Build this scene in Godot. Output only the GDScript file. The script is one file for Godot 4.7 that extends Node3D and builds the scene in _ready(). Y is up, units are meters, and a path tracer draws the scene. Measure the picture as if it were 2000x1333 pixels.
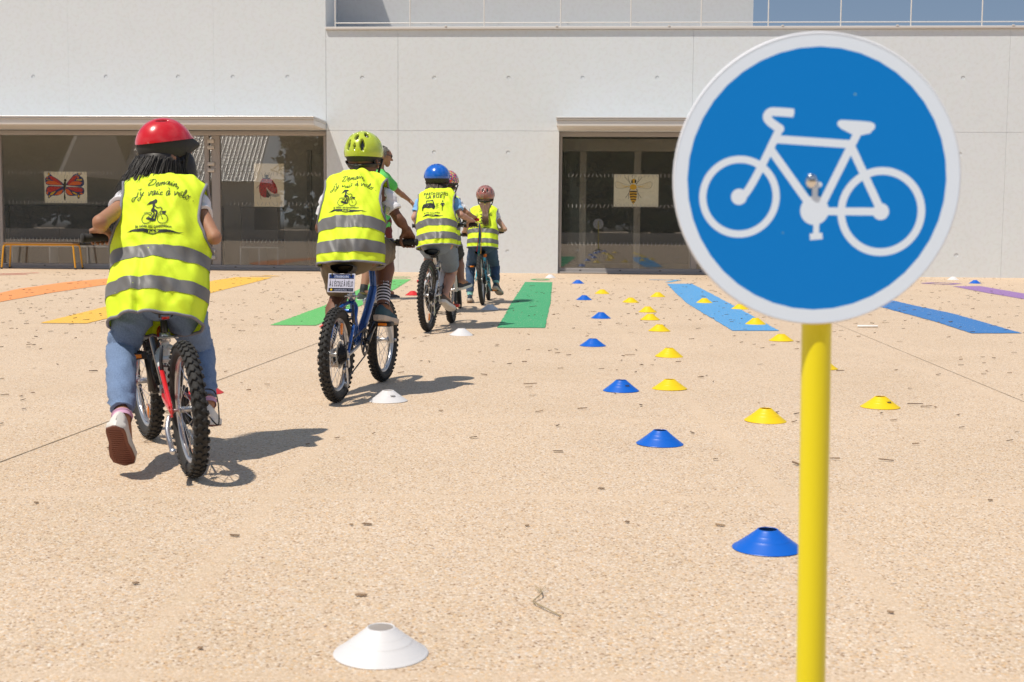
extends Node3D

# ------------------------------------------------------------------ shapes
class Shape:
	var v := PackedVector3Array()
	var n := PackedVector3Array()
	var t := PackedVector2Array()
	var c := PackedColorArray()
	var i := PackedInt32Array()
	var tint := Color.WHITE
	var tinted := false

	func vert(p: Vector3, uv := Vector2.ZERO) -> int:
		v.append(p)
		t.append(uv)
		c.append(tint)
		return v.size() - 1

	func flip(from: int) -> void:
		for k in range(from, i.size(), 3):
			var a := i[k + 1]
			i[k + 1] = i[k + 2]
			i[k + 2] = a

	func settle(from: int) -> void:  # turn a closed piece the right way out
		if from >= i.size():
			return
		var o := v[i[from]]
		var vol := 0.0
		for k in range(from, i.size(), 3):
			vol += (v[i[k]] - o).dot((v[i[k + 2]] - o).cross(v[i[k + 1]] - o))
		if vol < 0.0:
			flip(from)

	func quad(a: Vector3, b: Vector3, d: Vector3, e: Vector3, uv := Rect2(0, 0, 1, 1)) -> void:
		var k := vert(a, Vector2(uv.position.x, uv.end.y))
		vert(b, uv.end)
		vert(d, Vector2(uv.end.x, uv.position.y))
		vert(e, uv.position)
		i.append_array(PackedInt32Array([k, k + 2, k + 1, k, k + 3, k + 2]))

	func face_out(p: Array, o: Vector3) -> void:
		var ids := []
		for q in p:
			ids.append(vert(q))
		for k in range(1, p.size() - 1):
			var nn: Vector3 = (p[k + 1] - p[0]).cross(p[k] - p[0])
			if nn.dot(p[0] + p[k] + p[k + 1] - 3.0 * o) < 0.0:
				i.append_array(PackedInt32Array([ids[0], ids[k + 1], ids[k]]))
			else:
				i.append_array(PackedInt32Array([ids[0], ids[k], ids[k + 1]]))

	func box(x: Transform3D, size: Vector3, bevel := 0.0) -> void:
		var h := size * 0.5
		var bv := minf(bevel, minf(h.x, minf(h.y, h.z)) * 0.9)
		var at := func(s: Vector3, axis: int) -> Vector3:
			var q := h - Vector3.ONE * bv
			q[axis] = h[axis]
			return x * (q * s)
		var o := x.origin
		var pm := [-1.0, 1.0]
		for a in 3:
			var b := (a + 1) % 3
			var d := (a + 2) % 3
			for s in pm:
				var ring := []
				for q in [[-1.0, -1.0], [1.0, -1.0], [1.0, 1.0], [-1.0, 1.0]]:
					var w := Vector3.ZERO
					w[a] = s
					w[b] = q[0]
					w[d] = q[1]
					ring.append(at.call(w, a))
				face_out(ring, o)
				if bv > 0.0:
					for s2 in pm:
						var w0 := Vector3.ZERO
						w0[a] = s
						w0[b] = s2
						w0[d] = -1.0
						var w1 := w0
						w1[d] = 1.0
						face_out([at.call(w0, a), at.call(w1, a), at.call(w1, b), at.call(w0, b)], o)
		if bv > 0.0:
			for sx in pm:
				for sy in pm:
					for sz in pm:
						var w := Vector3(sx, sy, sz)
						face_out([at.call(w, 0), at.call(w, 1), at.call(w, 2)], o)

	func bar(a: Vector3, b: Vector3, r: float, sides := 10, rb := -1.0) -> void:
		tube([a, b], [r, rb if rb >= 0.0 else r], sides)

	func tube(path: Array, radii: Array, sides := 10, cap := true, squash := 1.0, side_dir := Vector3.ZERO, bump = null) -> void:
		var from := i.size()
		var m := path.size()
		var tan: Vector3 = (path[1] - path[0]).normalized()
		var u: Vector3
		if side_dir != Vector3.ZERO:
			u = (side_dir - tan * side_dir.dot(tan)).normalized()
		else:
			u = tan.cross(Vector3.UP if absf(tan.y) < 0.9 else Vector3.RIGHT).normalized()
		var first := v.size()
		var run := 0.0
		for k in m:
			var tn: Vector3 = (path[mini(k + 1, m - 1)] - path[maxi(k - 1, 0)]).normalized()
			u = (u - tn * u.dot(tn)).normalized()
			var w := tn.cross(u)
			var r: float = radii[k] if k < radii.size() else radii[-1]
			if k:
				run += path[k].distance_to(path[k - 1])
			for j in sides + 1:
				var ang := TAU * j / sides
				var d := u * cos(ang) + w * sin(ang) * squash
				var q: Vector3 = path[k] + d * r
				if bump != null:
					q += d * bump.call(q, run, ang)
				vert(q, Vector2(float(j) / sides, run))
		for k in m - 1:
			for j in sides:
				var a := first + k * (sides + 1) + j
				var b := a + sides + 1
				i.append_array(PackedInt32Array([a, a + 1, b, b, a + 1, b + 1]))
		if cap:
			for e in [0, m - 1]:
				var o := vert(path[e])
				for j in sides:
					var a: int = first + e * (sides + 1) + j
					if e == 0:
						i.append_array(PackedInt32Array([o, a + 1, a]))
					else:
						i.append_array(PackedInt32Array([o, a, a + 1]))
		settle(from)

	func lathe(profile: Array, x: Transform3D, segs := 32, ring := false) -> void:  # profile of (radius, height) about the y axis
		var from := i.size()
		var first := v.size()
		var m := profile.size()
		for k in m:
			for j in segs + 1:
				var a := TAU * j / segs
				vert(x * Vector3(profile[k].x * cos(a), profile[k].y, profile[k].x * sin(a)), Vector2(float(j) / segs, float(k) / maxf(1.0, m - 1.0)))
		for k in (m if ring else m - 1):
			var k2 := (k + 1) % m
			for j in segs:
				var a := first + k * (segs + 1) + j
				var b := first + k2 * (segs + 1) + j
				i.append_array(PackedInt32Array([a, b, a + 1, b, b + 1, a + 1]))
		settle(from)

	func grid(nu: int, nv: int, f: Callable) -> int:  # f(u, v) for u, v from 0 to 1
		var first := v.size()
		for b in nv + 1:
			for a in nu + 1:
				var uv := Vector2(float(a) / nu, float(b) / nv)
				vert(f.call(uv.x, uv.y), Vector2(uv.x, 1.0 - uv.y))
		for b in nv:
			for a in nu:
				var k := first + b * (nu + 1) + a
				i.append_array(PackedInt32Array([k, k + nu + 1, k + 1, k + 1, k + nu + 1, k + nu + 2]))
		return first

	func ball(o: Vector3, r: Vector3, b := Basis(), segs := 16) -> void:
		var from := i.size()
		grid(segs, segs / 2, func(p: float, q: float) -> Vector3:
			var la := (q - 0.5) * PI
			return o + b * (Vector3(cos(la) * cos(p * TAU), sin(la), cos(la) * sin(p * TAU)) * r))
		settle(from)

	func slab(outline: Array, x: Transform3D, depth: float) -> void:  # a flat outline in x, y given thickness along z
		var from := i.size()
		var p := PackedVector2Array(outline)
		var tri := Geometry2D.triangulate_polygon(p)
		for z in [depth * 0.5, -depth * 0.5]:
			var k := v.size()
			for q in p:
				vert(x * Vector3(q.x, q.y, z), q)
			for j in range(0, tri.size(), 3):
				if z > 0:
					i.append_array(PackedInt32Array([k + tri[j], k + tri[j + 1], k + tri[j + 2]]))
				else:
					i.append_array(PackedInt32Array([k + tri[j], k + tri[j + 2], k + tri[j + 1]]))
		# the edge, wound to suit the triangulation
		var s := 0.0
		for j in range(0, mini(3, tri.size()), 3):
			s = (p[tri[j + 1]] - p[tri[j]]).cross(p[tri[j + 2]] - p[tri[j]])
		var area := 0.0
		for j in p.size():
			area += p[j].cross(p[(j + 1) % p.size()])
		for j in p.size():
			var a := p[j]
			var b := p[(j + 1) % p.size()]
			var k := vert(x * Vector3(a.x, a.y, depth * 0.5))
			vert(x * Vector3(b.x, b.y, depth * 0.5))
			vert(x * Vector3(b.x, b.y, -depth * 0.5))
			vert(x * Vector3(a.x, a.y, -depth * 0.5))
			if (area > 0.0) == (s > 0.0):
				i.append_array(PackedInt32Array([k, k + 2, k + 1, k, k + 3, k + 2]))
			else:
				i.append_array(PackedInt32Array([k, k + 1, k + 2, k, k + 2, k + 3]))
		settle(from)

	func mesh(m: Material, crease := 0.72) -> ArrayMesh:
		var arrays := []
		arrays.resize(Mesh.ARRAY_MAX)
		if n.size() != v.size():
			n.resize(v.size())
			n.fill(Vector3.ZERO)
			# seams share their normal: weld by position
			var weld := {}
			var key := PackedInt32Array()
			key.resize(v.size())
			for k in v.size():
				var q := Vector3i((v[k] * 20000.0).round())
				if not weld.has(q):
					weld[q] = k
				key[k] = weld[q]
			var sum := PackedVector3Array()
			sum.resize(v.size())
			var faces := PackedVector3Array()
			faces.resize(i.size() / 3)
			for k in range(0, i.size(), 3):
				var fn := (v[i[k + 2]] - v[i[k]]).cross(v[i[k + 1]] - v[i[k]])
				faces[k / 3] = fn
				var fl := fn.length()
				if fl > 0.0:
					var fw := fn / sqrt(fl)
					sum[key[i[k]]] += fw
					sum[key[i[k + 1]]] += fw
					sum[key[i[k + 2]]] += fw
			for k in v.size():
				sum[k] = sum[k].normalized()
			var taken := PackedByteArray()
			taken.resize(v.size())
			for k in i.size():
				var fn := faces[k / 3].normalized()
				var sm := sum[key[i[k]]]
				var w := sm if sm.dot(fn) > crease else fn
				if w == Vector3.ZERO:
					w = Vector3.UP
				var id := i[k]
				if taken[id] == 0:
					n[id] = w
					taken[id] = 1
				elif n[id].distance_squared_to(w) > 1e-6:
					v.append(v[id])
					t.append(t[id])
					c.append(c[id])
					n.append(w)
					i[k] = v.size() - 1
		arrays[Mesh.ARRAY_VERTEX] = v
		arrays[Mesh.ARRAY_NORMAL] = n
		arrays[Mesh.ARRAY_TEX_UV] = t
		if tinted:
			arrays[Mesh.ARRAY_COLOR] = c
		arrays[Mesh.ARRAY_INDEX] = i
		var am := ArrayMesh.new()
		am.add_surface_from_arrays(Mesh.PRIMITIVE_TRIANGLES, arrays)
		am.surface_set_material(0, m)
		return am


# ------------------------------------------------------------------ soft bodies: tapered capsules joined by a smooth minimum, meshed with surface nets
class Body:
	var bones := []

	func bone(a: Vector3, b: Vector3, ra: float, rb: float, k := 0.03) -> void:
		bones.append([a, b, ra, rb, k])

	func into(s: Shape, cell: float) -> void:
		var lo := Vector3.INF
		var hi := -Vector3.INF
		for b in bones:
			var r := maxf(b[2], b[3])
			lo = lo.min(b[0].min(b[1]) - Vector3.ONE * r)
			hi = hi.max(b[0].max(b[1]) + Vector3.ONE * r)
		lo -= Vector3.ONE * cell * 3.0
		hi += Vector3.ONE * cell * 3.0
		var nx := int((hi.x - lo.x) / cell) + 2
		var ny := int((hi.y - lo.y) / cell) + 2
		var nz := int((hi.z - lo.z) / cell) + 2
		var f := PackedFloat32Array()
		f.resize(nx * ny * nz)
		f.fill(9.0)
		for b in bones:
			var a: Vector3 = b[0]
			var ba: Vector3 = b[1] - a
			var ra: float = b[2]
			var dr: float = b[3] - ra
			var k: float = b[4]
			var inv := 1.0 / maxf(ba.length_squared(), 1e-9)
			var reach := maxf(ra, ra + dr) + k + cell * 2.5
			var l: Vector3 = (a.min(b[1]) - Vector3.ONE * reach - lo) / cell
			var h: Vector3 = (a.max(b[1]) + Vector3.ONE * reach - lo) / cell
			var x0 := maxi(0, int(l.x))
			var x1 := mini(nx - 1, int(h.x))
			for z in range(maxi(0, int(l.z)), mini(nz - 1, int(h.z)) + 1):
				for y in range(maxi(0, int(l.y)), mini(ny - 1, int(h.y)) + 1):
					var q := lo + Vector3(x0, y, z) * cell - a
					var id := (z * ny + y) * nx + x0
					for x in range(x0, x1 + 1):
						var tt := clampf(q.dot(ba) * inv, 0.0, 1.0)
						var d := (q - ba * tt).length() - ra - dr * tt
						var cur := f[id]
						var gap := absf(cur - d)
						if gap < k:
							var hh := (k - gap) / k
							f[id] = minf(cur, d) - hh * hh * k * 0.25
						elif d < cur:
							f[id] = d
						id += 1
						q.x += cell
		var ids := PackedInt32Array()
		ids.resize(f.size())
		ids.fill(-1)
		var near := cell * 1.9
		var step := [0, 1, nx, nx + 1, nx * ny, nx * ny + 1, nx * ny + nx, nx * ny + nx + 1]
		var live := PackedInt32Array()
		var total: int = f.size() - step[7]
		if s.n.size() != s.v.size():
			push_error("mixed shapes")
		for id in total:
			var e := f[id]
			if e > near or e < -near:
				continue
			var g := [f[id], f[id + 1], f[id + nx], f[id + nx + 1], f[id + step[4]], f[id + step[5]], f[id + step[6]], f[id + step[7]]]
			var inside := 0
			for w in 8:
				if g[w] < 0.0:
					inside += 1
			if inside == 0 or inside == 8:
				continue
			var sum := Vector3.ZERO
			var cnt := 0
			for ed in [[0, 1], [2, 3], [4, 5], [6, 7], [0, 2], [1, 3], [4, 6], [5, 7], [0, 4], [1, 5], [2, 6], [3, 7]]:
				var ga: float = g[ed[0]]
				var gb: float = g[ed[1]]
				if (ga < 0.0) != (gb < 0.0):
					var w := ga / (ga - gb)
					var pa := Vector3(ed[0] & 1, (ed[0] >> 1) & 1, ed[0] >> 2)
					var pb := Vector3(ed[1] & 1, (ed[1] >> 1) & 1, ed[1] >> 2)
					sum += pa.lerp(pb, w)
					cnt += 1
			sum /= cnt
			var x: int = id % nx
			var y: int = (id / nx) % ny
			var z: int = id / (nx * ny)
			ids[id] = s.v.size()
			live.append(id)
			s.v.append(lo + (Vector3(x, y, z) + sum) * cell)
			s.t.append(Vector2.ZERO)
			s.c.append(s.tint)
			s.n.append(Vector3(g[1] - g[0] + g[3] - g[2] + g[5] - g[4] + g[7] - g[6], g[2] - g[0] + g[3] - g[1] + g[6] - g[4] + g[7] - g[5], g[4] - g[0] + g[5] - g[1] + g[6] - g[2] + g[7] - g[3]).normalized())
		var ax := [1, nx, nx * ny]
		for id in live:
			for a in 3:
				var other: int = id + ax[a]
				if (f[id] < 0.0) == (f[other] < 0.0):
					continue
				var u: int = ax[(a + 1) % 3]
				var w: int = ax[(a + 2) % 3]
				var p0 := ids[id]
				var p1 := ids[id - u]
				var p2 := ids[id - u - w]
				var p3 := ids[id - w]
				if p1 < 0 or p2 < 0 or p3 < 0:
					continue
				if f[id] < 0.0:
					s.i.append_array(PackedInt32Array([p0, p2, p1, p0, p3, p2]))
				else:
					s.i.append_array(PackedInt32Array([p0, p1, p2, p0, p2, p3]))


# ------------------------------------------------------------------ flat print: polygons, pen strokes and lettering on an image
class Print:
	var im: Image
	var k := 2.0

	func _init(w: int, h: int, ground: Color) -> void:
		im = Image.create_empty(w * 2, h * 2, false, Image.FORMAT_RGBA8)
		im.fill(ground)

	func poly(p: Array, col: Color) -> void:
		var y0 := INF
		var y1 := -INF
		for q in p:
			y0 = minf(y0, q.y * k)
			y1 = maxf(y1, q.y * k)
		for y in range(maxi(0, int(floor(y0))), mini(im.get_height() - 1, int(ceil(y1))) + 1):
			var yy := y + 0.5
			var xs := []
			for j in p.size():
				var a: Vector2 = p[j] * k
				var b: Vector2 = p[(j + 1) % p.size()] * k
				if (a.y <= yy) != (b.y <= yy):
					xs.append(a.x + (b.x - a.x) * (yy - a.y) / (b.y - a.y))
			xs.sort()
			for j in range(0, xs.size() - 1, 2):
				var x0 := int(round(xs[j]))
				var x1 := int(round(xs[j + 1]))
				if x1 > x0:
					im.fill_rect(Rect2i(x0, y, x1 - x0, 1), col)

	func disc(o: Vector2, r: Vector2, col: Color, turn := 0.0) -> void:
		var p := []
		for j in 40:
			p.append(o + Vector2(cos(TAU * j / 40) * r.x, sin(TAU * j / 40) * r.y).rotated(turn))
		poly(p, col)

	func pen(p: Array, w: float, col: Color) -> void:
		for j in p.size():
			if w > 1.2:
				var o := []
				for e in 10:
					o.append(p[j] + Vector2.from_angle(TAU * e / 10) * w * 0.5)
				poly(o, col)
			if j:
				var d: Vector2 = (p[j] - p[j - 1]).normalized().orthogonal() * w * 0.5
				poly([p[j] + d, p[j - 1] + d, p[j - 1] - d, p[j] - d], col)

	func smooth(p: Array, w: float, col: Color) -> void:
		var o := []
		for j in p.size() - 1:
			for e in 8:
				o.append(p[j].cubic_interpolate(p[j + 1], p[maxi(j - 1, 0)], p[mini(j + 2, p.size() - 1)], e / 8.0))
		o.append(p[-1])
		pen(o, w, col)

	func ring(o: Vector2, r: float, w: float, col: Color) -> void:
		var p := []
		for j in 49:
			p.append(o + Vector2.from_angle(TAU * j / 48) * r)
		pen(p, w, col)

	func words(text: String, at: Vector2, width: float, height: float, col: Color, face := "Droid Sans", bold := false, turn := 0.0) -> void:  # at: the middle of the line
		var font := SystemFont.new()
		font.font_names = PackedStringArray([face])
		font.font_weight = 700 if bold else 400
		var tm := TextMesh.new()
		tm.font = font
		tm.text = text
		tm.font_size = 48
		tm.depth = 0.0
		tm.pixel_size = 1.0
		if tm.get_surface_count() == 0:
			return
		var ar := tm.surface_get_arrays(0)
		var vs: PackedVector3Array = ar[Mesh.ARRAY_VERTEX]
		var ix: PackedInt32Array = ar[Mesh.ARRAY_INDEX] if ar[Mesh.ARRAY_INDEX] != null else PackedInt32Array(range(vs.size()))
		var lo := Vector3.INF
		var hi := -Vector3.INF
		for q in vs:
			lo = lo.min(q)
			hi = hi.max(q)
		for j in range(0, ix.size() - 2, 3):
			var p := []
			for e in 3:
				var q := vs[ix[j + e]]
				p.append(at + Vector2(((q.x - lo.x) / (hi.x - lo.x) - 0.5) * width, (0.5 - (q.y - lo.y) / (hi.y - lo.y)) * height).rotated(turn))
			poly(p, col)

	func done() -> ImageTexture:
		im.shrink_x2()
		return ImageTexture.create_from_image(im)


# ------------------------------------------------------------------ names, tags, materials
var made := {}
var mats := {}
var rng := RandomNumberGenerator.new()
var crumple := FastNoiseLite.new()

func numbered(parent: Node, called: String) -> String:
	var key := str(parent.get_instance_id()) + called
	made[key] = made.get(key, -1) + 1
	return called if made[key] == 0 else "%s_%03d" % [called, made[key]]

func place(called: String, m: Mesh, parent: Node = self, x := Transform3D()) -> MeshInstance3D:
	var o := MeshInstance3D.new()
	o.name = numbered(parent, called)
	o.mesh = m
	o.transform = x
	parent.add_child(o, true)
	return o

func thing(called: String, label: String, category: String, at := Vector3.ZERO, group := "") -> Node3D:
	var o := Node3D.new()
	o.name = numbered(self, called)
	add_child(o, true)
	o.position = at
	tag(o, label, category, group)
	return o

func tag(o: Node, label: String, category: String, group := "") -> void:
	o.set_meta("label", label)
	o.set_meta("category", category)
	if group != "":
		o.set_meta("group", group)

func lin(r: float, g: float, b: float) -> Color:
	return Color(r, g, b).linear_to_srgb()

func paint(called: String, col: Color, rough := 0.6, metal := 0.0, coat := 0.0) -> StandardMaterial3D:
	if mats.has(called):
		return mats[called]
	var m := StandardMaterial3D.new()
	m.resource_name = called
	m.albedo_color = col.linear_to_srgb()
	m.roughness = rough
	m.metallic = metal
	m.cull_mode = BaseMaterial3D.CULL_DISABLED
	if coat > 0.0:
		m.clearcoat_enabled = true
		m.clearcoat = coat
		m.clearcoat_roughness = 0.08
	mats[called] = m
	return m

func noise_tex(size: int, freq: float, ramp: Array, kind := FastNoiseLite.TYPE_SIMPLEX_SMOOTH, octaves := 3, cell := FastNoiseLite.RETURN_DISTANCE, seed_ := 1) -> NoiseTexture2D:
	var z := FastNoiseLite.new()
	z.noise_type = kind
	z.frequency = freq
	z.seed = seed_
	z.fractal_type = FastNoiseLite.FRACTAL_FBM if octaves > 1 else FastNoiseLite.FRACTAL_NONE
	z.fractal_octaves = octaves
	z.cellular_return_type = cell
	z.cellular_jitter = 1.0
	var x := NoiseTexture2D.new()
	x.width = size
	x.height = size
	x.seamless = true
	x.seamless_blend_skirt = 0.08
	x.normalize = true
	x.noise = z
	if ramp.size():
		var g := Gradient.new()
		var offs := PackedFloat32Array()
		var cols := PackedColorArray()
		for q in ramp:
			offs.append(q[0])
			cols.append(q[1])
		g.offsets = offs
		g.colors = cols
		x.color_ramp = g
	return x

func weave(called: String, col: Color, rough := 0.9, relief := 0.06, sheen := 0.3) -> StandardMaterial3D:  # cloth
	if mats.has(called):
		return mats[called]
	var m := paint(called, col, rough)
	m.heightmap_enabled = true
	m.heightmap_texture = cloth_bump
	m.heightmap_scale = relief
	m.uv1_triplanar = true
	m.uv1_scale = Vector3.ONE * 3.0
	m.rim_enabled = sheen > 0.0
	m.rim = sheen
	return m

var cloth_bump: Texture2D

func shape() -> Shape:
	return Shape.new()

func tilt(at: Vector3, deg := Vector3.ZERO) -> Transform3D:
	return Transform3D(Basis.from_euler(deg * PI / 180.0), at)

func along(a: Vector3, b: Vector3, up := Vector3.UP) -> Transform3D:  # z axis from a to b, origin half way
	var z := (b - a).normalized()
	var x := up.cross(z).normalized()
	return Transform3D(Basis(x, z.cross(x), z), (a + b) * 0.5)

func bend(a: Vector3, b: Vector3, l1: float, l2: float, pole: Vector3) -> Vector3:  # the joint between two limbs
	var d := b - a
	var dist := minf(d.length(), (l1 + l2) * 0.999)
	var f := d.normalized()
	var e := (l1 * l1 - l2 * l2 + dist * dist) / (2.0 * dist)
	var h := sqrt(maxf(0.0, l1 * l1 - e * e))
	return a + f * e + (pole - f * pole.dot(f)).normalized() * h

func rounded(pts: Array, steps := 6) -> Array:  # a smooth path through the points
	var o := []
	for j in pts.size() - 1:
		for e in steps:
			o.append(pts[j].cubic_interpolate(pts[j + 1], pts[maxi(j - 1, 0)], pts[mini(j + 2, pts.size() - 1)], float(e) / steps))
	o.append(pts[-1])
	return o

func spread(vals: Array, steps := 6) -> Array:
	var o := []
	for j in vals.size() - 1:
		for e in steps:
			var w := float(e) / steps
			o.append(lerpf(vals[j], vals[j + 1], w * w * (3.0 - 2.0 * w)))
	o.append(vals[-1])
	return o


func _ready() -> void:
	# ---- camera
	var cam := Camera3D.new()
	cam.name = "Camera"
	add_child(cam)
	cam.position = Vector3(0, 0.9, 0)
	cam.basis = Basis(Vector3(0.99997, 0.00727, -0.00066), Vector3(-0.0073, 0.99589, -0.09023), Vector3(0.0, 0.09023, 0.99592)).orthonormalized()
	var lens := CameraAttributesPhysical.new()
	lens.frustum_focal_length = 45.01
	lens.frustum_focus_distance = 8.0
	lens.exposure_aperture = 8.0
	lens.frustum_near = 0.05
	lens.frustum_far = 400.0
	cam.attributes = lens
	cam.fov = 29.86
	cam.near = 0.05
	cam.far = 400.0
	cam.current = true
	# ---- sky, sun, exposure
	var env := Environment.new()
	env.background_mode = Environment.BG_SKY
	var sky := Sky.new()
	var sm := ProceduralSkyMaterial.new()
	sm.sky_top_color = Color(0.33, 0.45, 0.6)
	sm.sky_horizon_color = Color(0.63, 0.69, 0.745)
	sm.sky_curve = 0.12
	sm.ground_bottom_color = Color(0.45, 0.4, 0.33)
	sm.ground_horizon_color = Color(0.55, 0.55, 0.52)
	sm.sun_angle_max = 20.0
	sm.sun_curve = 0.1
	sm.sky_cover = noise_tex(512, 0.012, [[0.0, Color(1, 1, 1, 0)], [0.46, Color(1, 1, 1, 0.0)], [0.62, Color(1, 1, 1, 0.5)], [1.0, Color(1, 1, 1, 0.95)]], FastNoiseLite.TYPE_SIMPLEX_SMOOTH, 5, 0, 8)
	sm.sky_cover_modulate = Color(1, 0.97, 0.92, 0.5)
	sky.sky_material = sm
	env.sky = sky
	env.sky_rotation = Vector3(0, 1.3, 0)
	env.background_energy_multiplier = 1.0
	env.tonemap_mode = Environment.TONE_MAPPER_LINEAR
	env.tonemap_exposure = 1.04
	env.sdfgi_enabled = true
	env.ssao_enabled = true
	env.ssil_enabled = true
	var we := WorldEnvironment.new()
	we.name = "WorldEnvironment"
	we.environment = env
	add_child(we)
	var sun := DirectionalLight3D.new()
	sun.name = "Sun"
	add_child(sun)
	sun.look_at_from_position(Vector3.ZERO, Vector3(0.375, -1.0, -0.31), Vector3.UP)
	sun.light_color = Color(1.0, 0.965, 0.91)
	sun.light_energy = 1.35
	sun.light_angular_distance = 0.5
	sun.shadow_enabled = true

	rng.seed = 77
	materials()
	# ---- ground
	ground_bump = noise_tex(2048, 0.15, [[0.0, Color.WHITE], [0.55, Color(0.62, 0.62, 0.62)], [1.0, Color.BLACK]], FastNoiseLite.TYPE_CELLULAR, 1, FastNoiseLite.RETURN_DISTANCE, 21)
	var stone := gravel("resin bound gravel", [[0.0, lin(0.24, 0.145, 0.085)], [0.04, lin(0.4, 0.265, 0.165)], [0.12, lin(0.55, 0.415, 0.285)], [0.45, lin(0.61, 0.465, 0.33)], [0.7, lin(0.68, 0.545, 0.42)], [0.8, lin(0.62, 0.4, 0.21)], [0.9, lin(0.8, 0.69, 0.57)], [1.0, lin(0.54, 0.46, 0.39)]], 0.2)
	stone.detail_enabled = true
	stone.detail_blend_mode = BaseMaterial3D.BLEND_MODE_MUL
	stone.detail_uv_layer = BaseMaterial3D.DETAIL_UV_2
	stone.uv2_scale = Vector3.ONE / 9.0
	stone.detail_albedo = noise_tex(512, 0.012, [[0.0, Color(0.965, 0.96, 0.95)], [0.5, Color(0.985, 0.985, 0.985)], [1.0, Color(1, 1, 1)]], FastNoiseLite.TYPE_SIMPLEX_SMOOTH, 4, 0, 6)
	var gp := PackedVector3Array([Vector3(-150, 0, -150), Vector3(150, 0, -150), Vector3(150, 0, 150), Vector3(-150, 0, 150)])
	var ga := []
	ga.resize(Mesh.ARRAY_MAX)
	ga[Mesh.ARRAY_VERTEX] = gp
	ga[Mesh.ARRAY_NORMAL] = PackedVector3Array([Vector3.UP, Vector3.UP, Vector3.UP, Vector3.UP])
	ga[Mesh.ARRAY_TEX_UV] = PackedVector2Array([Vector2(-150, -150), Vector2(150, -150), Vector2(150, 150), Vector2(-150, 150)])
	ga[Mesh.ARRAY_TEX_UV2] = PackedVector2Array([Vector2(-150, -150), Vector2(150, -150), Vector2(150, 150), Vector2(-150, 150)])
	ga[Mesh.ARRAY_INDEX] = PackedInt32Array([0, 1, 2, 0, 2, 3])
	var gmesh := ArrayMesh.new()
	gmesh.add_surface_from_arrays(Mesh.PRIMITIVE_TRIANGLES, ga)
	gmesh.surface_set_material(0, stone)
	var ground := place("ground", gmesh)
	ground.set_meta("kind", "structure")
	# joints cast into the surface
	var dark := paint("joint", Color(0.2, 0.15, 0.1), 0.95)
	for q in [[-2.35, 0.0, -1.4, -10.4, 0.005], [3.05, -12.2, 2.2, 0.5, 0.002], [-7.0, -11.22, 8.0, -11.82, 0.0016]]:
		var a := Vector2(q[0], q[1])
		var b := Vector2(q[2], q[3])
		var n := (b - a).normalized().orthogonal()
		var s := shape()
		var steps := 160
		for j in steps:
			var p0 := a.lerp(b, j / float(steps))
			var p1 := a.lerp(b, (j + 1) / float(steps))
			var w0: float = q[4] * (0.5 + 0.5 * crumple.get_noise_1d(j * 9.0)) + 0.001
			var w1: float = q[4] * (0.5 + 0.5 * crumple.get_noise_1d((j + 1) * 9.0)) + 0.001
			s.quad(Vector3(p0.x - n.x * w0, 0.0015, p0.y - n.y * w0), Vector3(p0.x + n.x * w0, 0.0015, p0.y + n.y * w0), Vector3(p1.x + n.x * w1, 0.0015, p1.y + n.y * w1), Vector3(p1.x - n.x * w1, 0.0015, p1.y - n.y * w1))
		place("surface_joint", s.mesh(dark, -2.0), ground)
	# ---- painted rainbow stripes
	for q in [
			["orange painted stripe curving away on the far left of the playground", Color(0.78, 0.3, 0.1), [-5.55, -12.6, -6.02, -12.6, -6.2, -14.5, -6.6, -17.0, -6.68, -19.1, -6.48, -20.4, -6.0, -21.5, -5.4, -21.5, -5.62, -20.5, -5.86, -18.5, -5.85, -16.2, -5.72, -14.0]],
			["yellow painted stripe passing behind the girl in the red helmet", Color(0.8, 0.46, 0.07), [-4.2, -11.33, -4.28, -12.73, -4.5, -16.1, -4.68, -20.1, -4.6, -21.35, -4.0, -21.35, -3.95, -20.0, -3.9, -17.36, -3.83, -13.66, -3.78, -11.33]],
			["leaf green painted stripe behind the blue bicycle", Color(0.12, 0.46, 0.13), [-2.14, -11.29, -2.07, -14.13, -2.1, -16.95, -2.2, -20.9, -1.66, -21.0, -1.63, -17.69, -1.68, -13.48, -1.74, -11.29]],
			["emerald green painted stripe right of the turquoise bicycle", Color(0.05, 0.34, 0.15), [-0.13, -11.19, 0.0, -15.04, 0.2, -20.3, 0.63, -20.28, 0.45, -15.0, 0.29, -11.21]],
			["light blue painted stripe with yellow marker cones standing on it", Color(0.09, 0.32, 0.62), [2.42, -20.03, 2.82, -20.09, 2.66, -16.96, 2.51, -14.21, 2.32, -11.08, 1.91, -11.05, 2.04, -14.8, 2.2, -17.2]],
			["dark blue painted stripe running out to the right behind the yellow pole", Color(0.04, 0.18, 0.46), [5.0, -19.6, 4.6, -19.6, 4.35, -17.0, 4.2, -14.6, 4.08, -12.25, 3.95, -10.96, 4.4, -11.0, 4.66, -13.5, 4.68, -14.91, 4.78, -16.99]],
			["purple painted stripe at the right end of the rainbow", Color(0.3, 0.17, 0.4), [6.84, -19.87, 7.33, -20.03, 7.2, -18.67, 7.13, -17.82, 6.98, -15.47, 6.9, -13.5, 6.42, -13.5, 6.45, -14.8, 6.56, -16.39, 6.65, -17.89]]]:
		var c: Color = q[1]
		var m := gravel("paint " + q[0], [[0.0, lin(c.r * 0.8, c.g * 0.8, c.b * 0.8)], [0.5, c.linear_to_srgb()], [0.975, lin(c.r * 1.12, c.g * 1.12, c.b * 1.12)], [0.985, lin(0.6, 0.52, 0.42)], [1.0, lin(0.62, 0.55, 0.45)]], 0.22)
		var o := place("painted_stripe", sheet(ragged(flat(q[2])), 0.004).mesh(m, -2.0))
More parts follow.
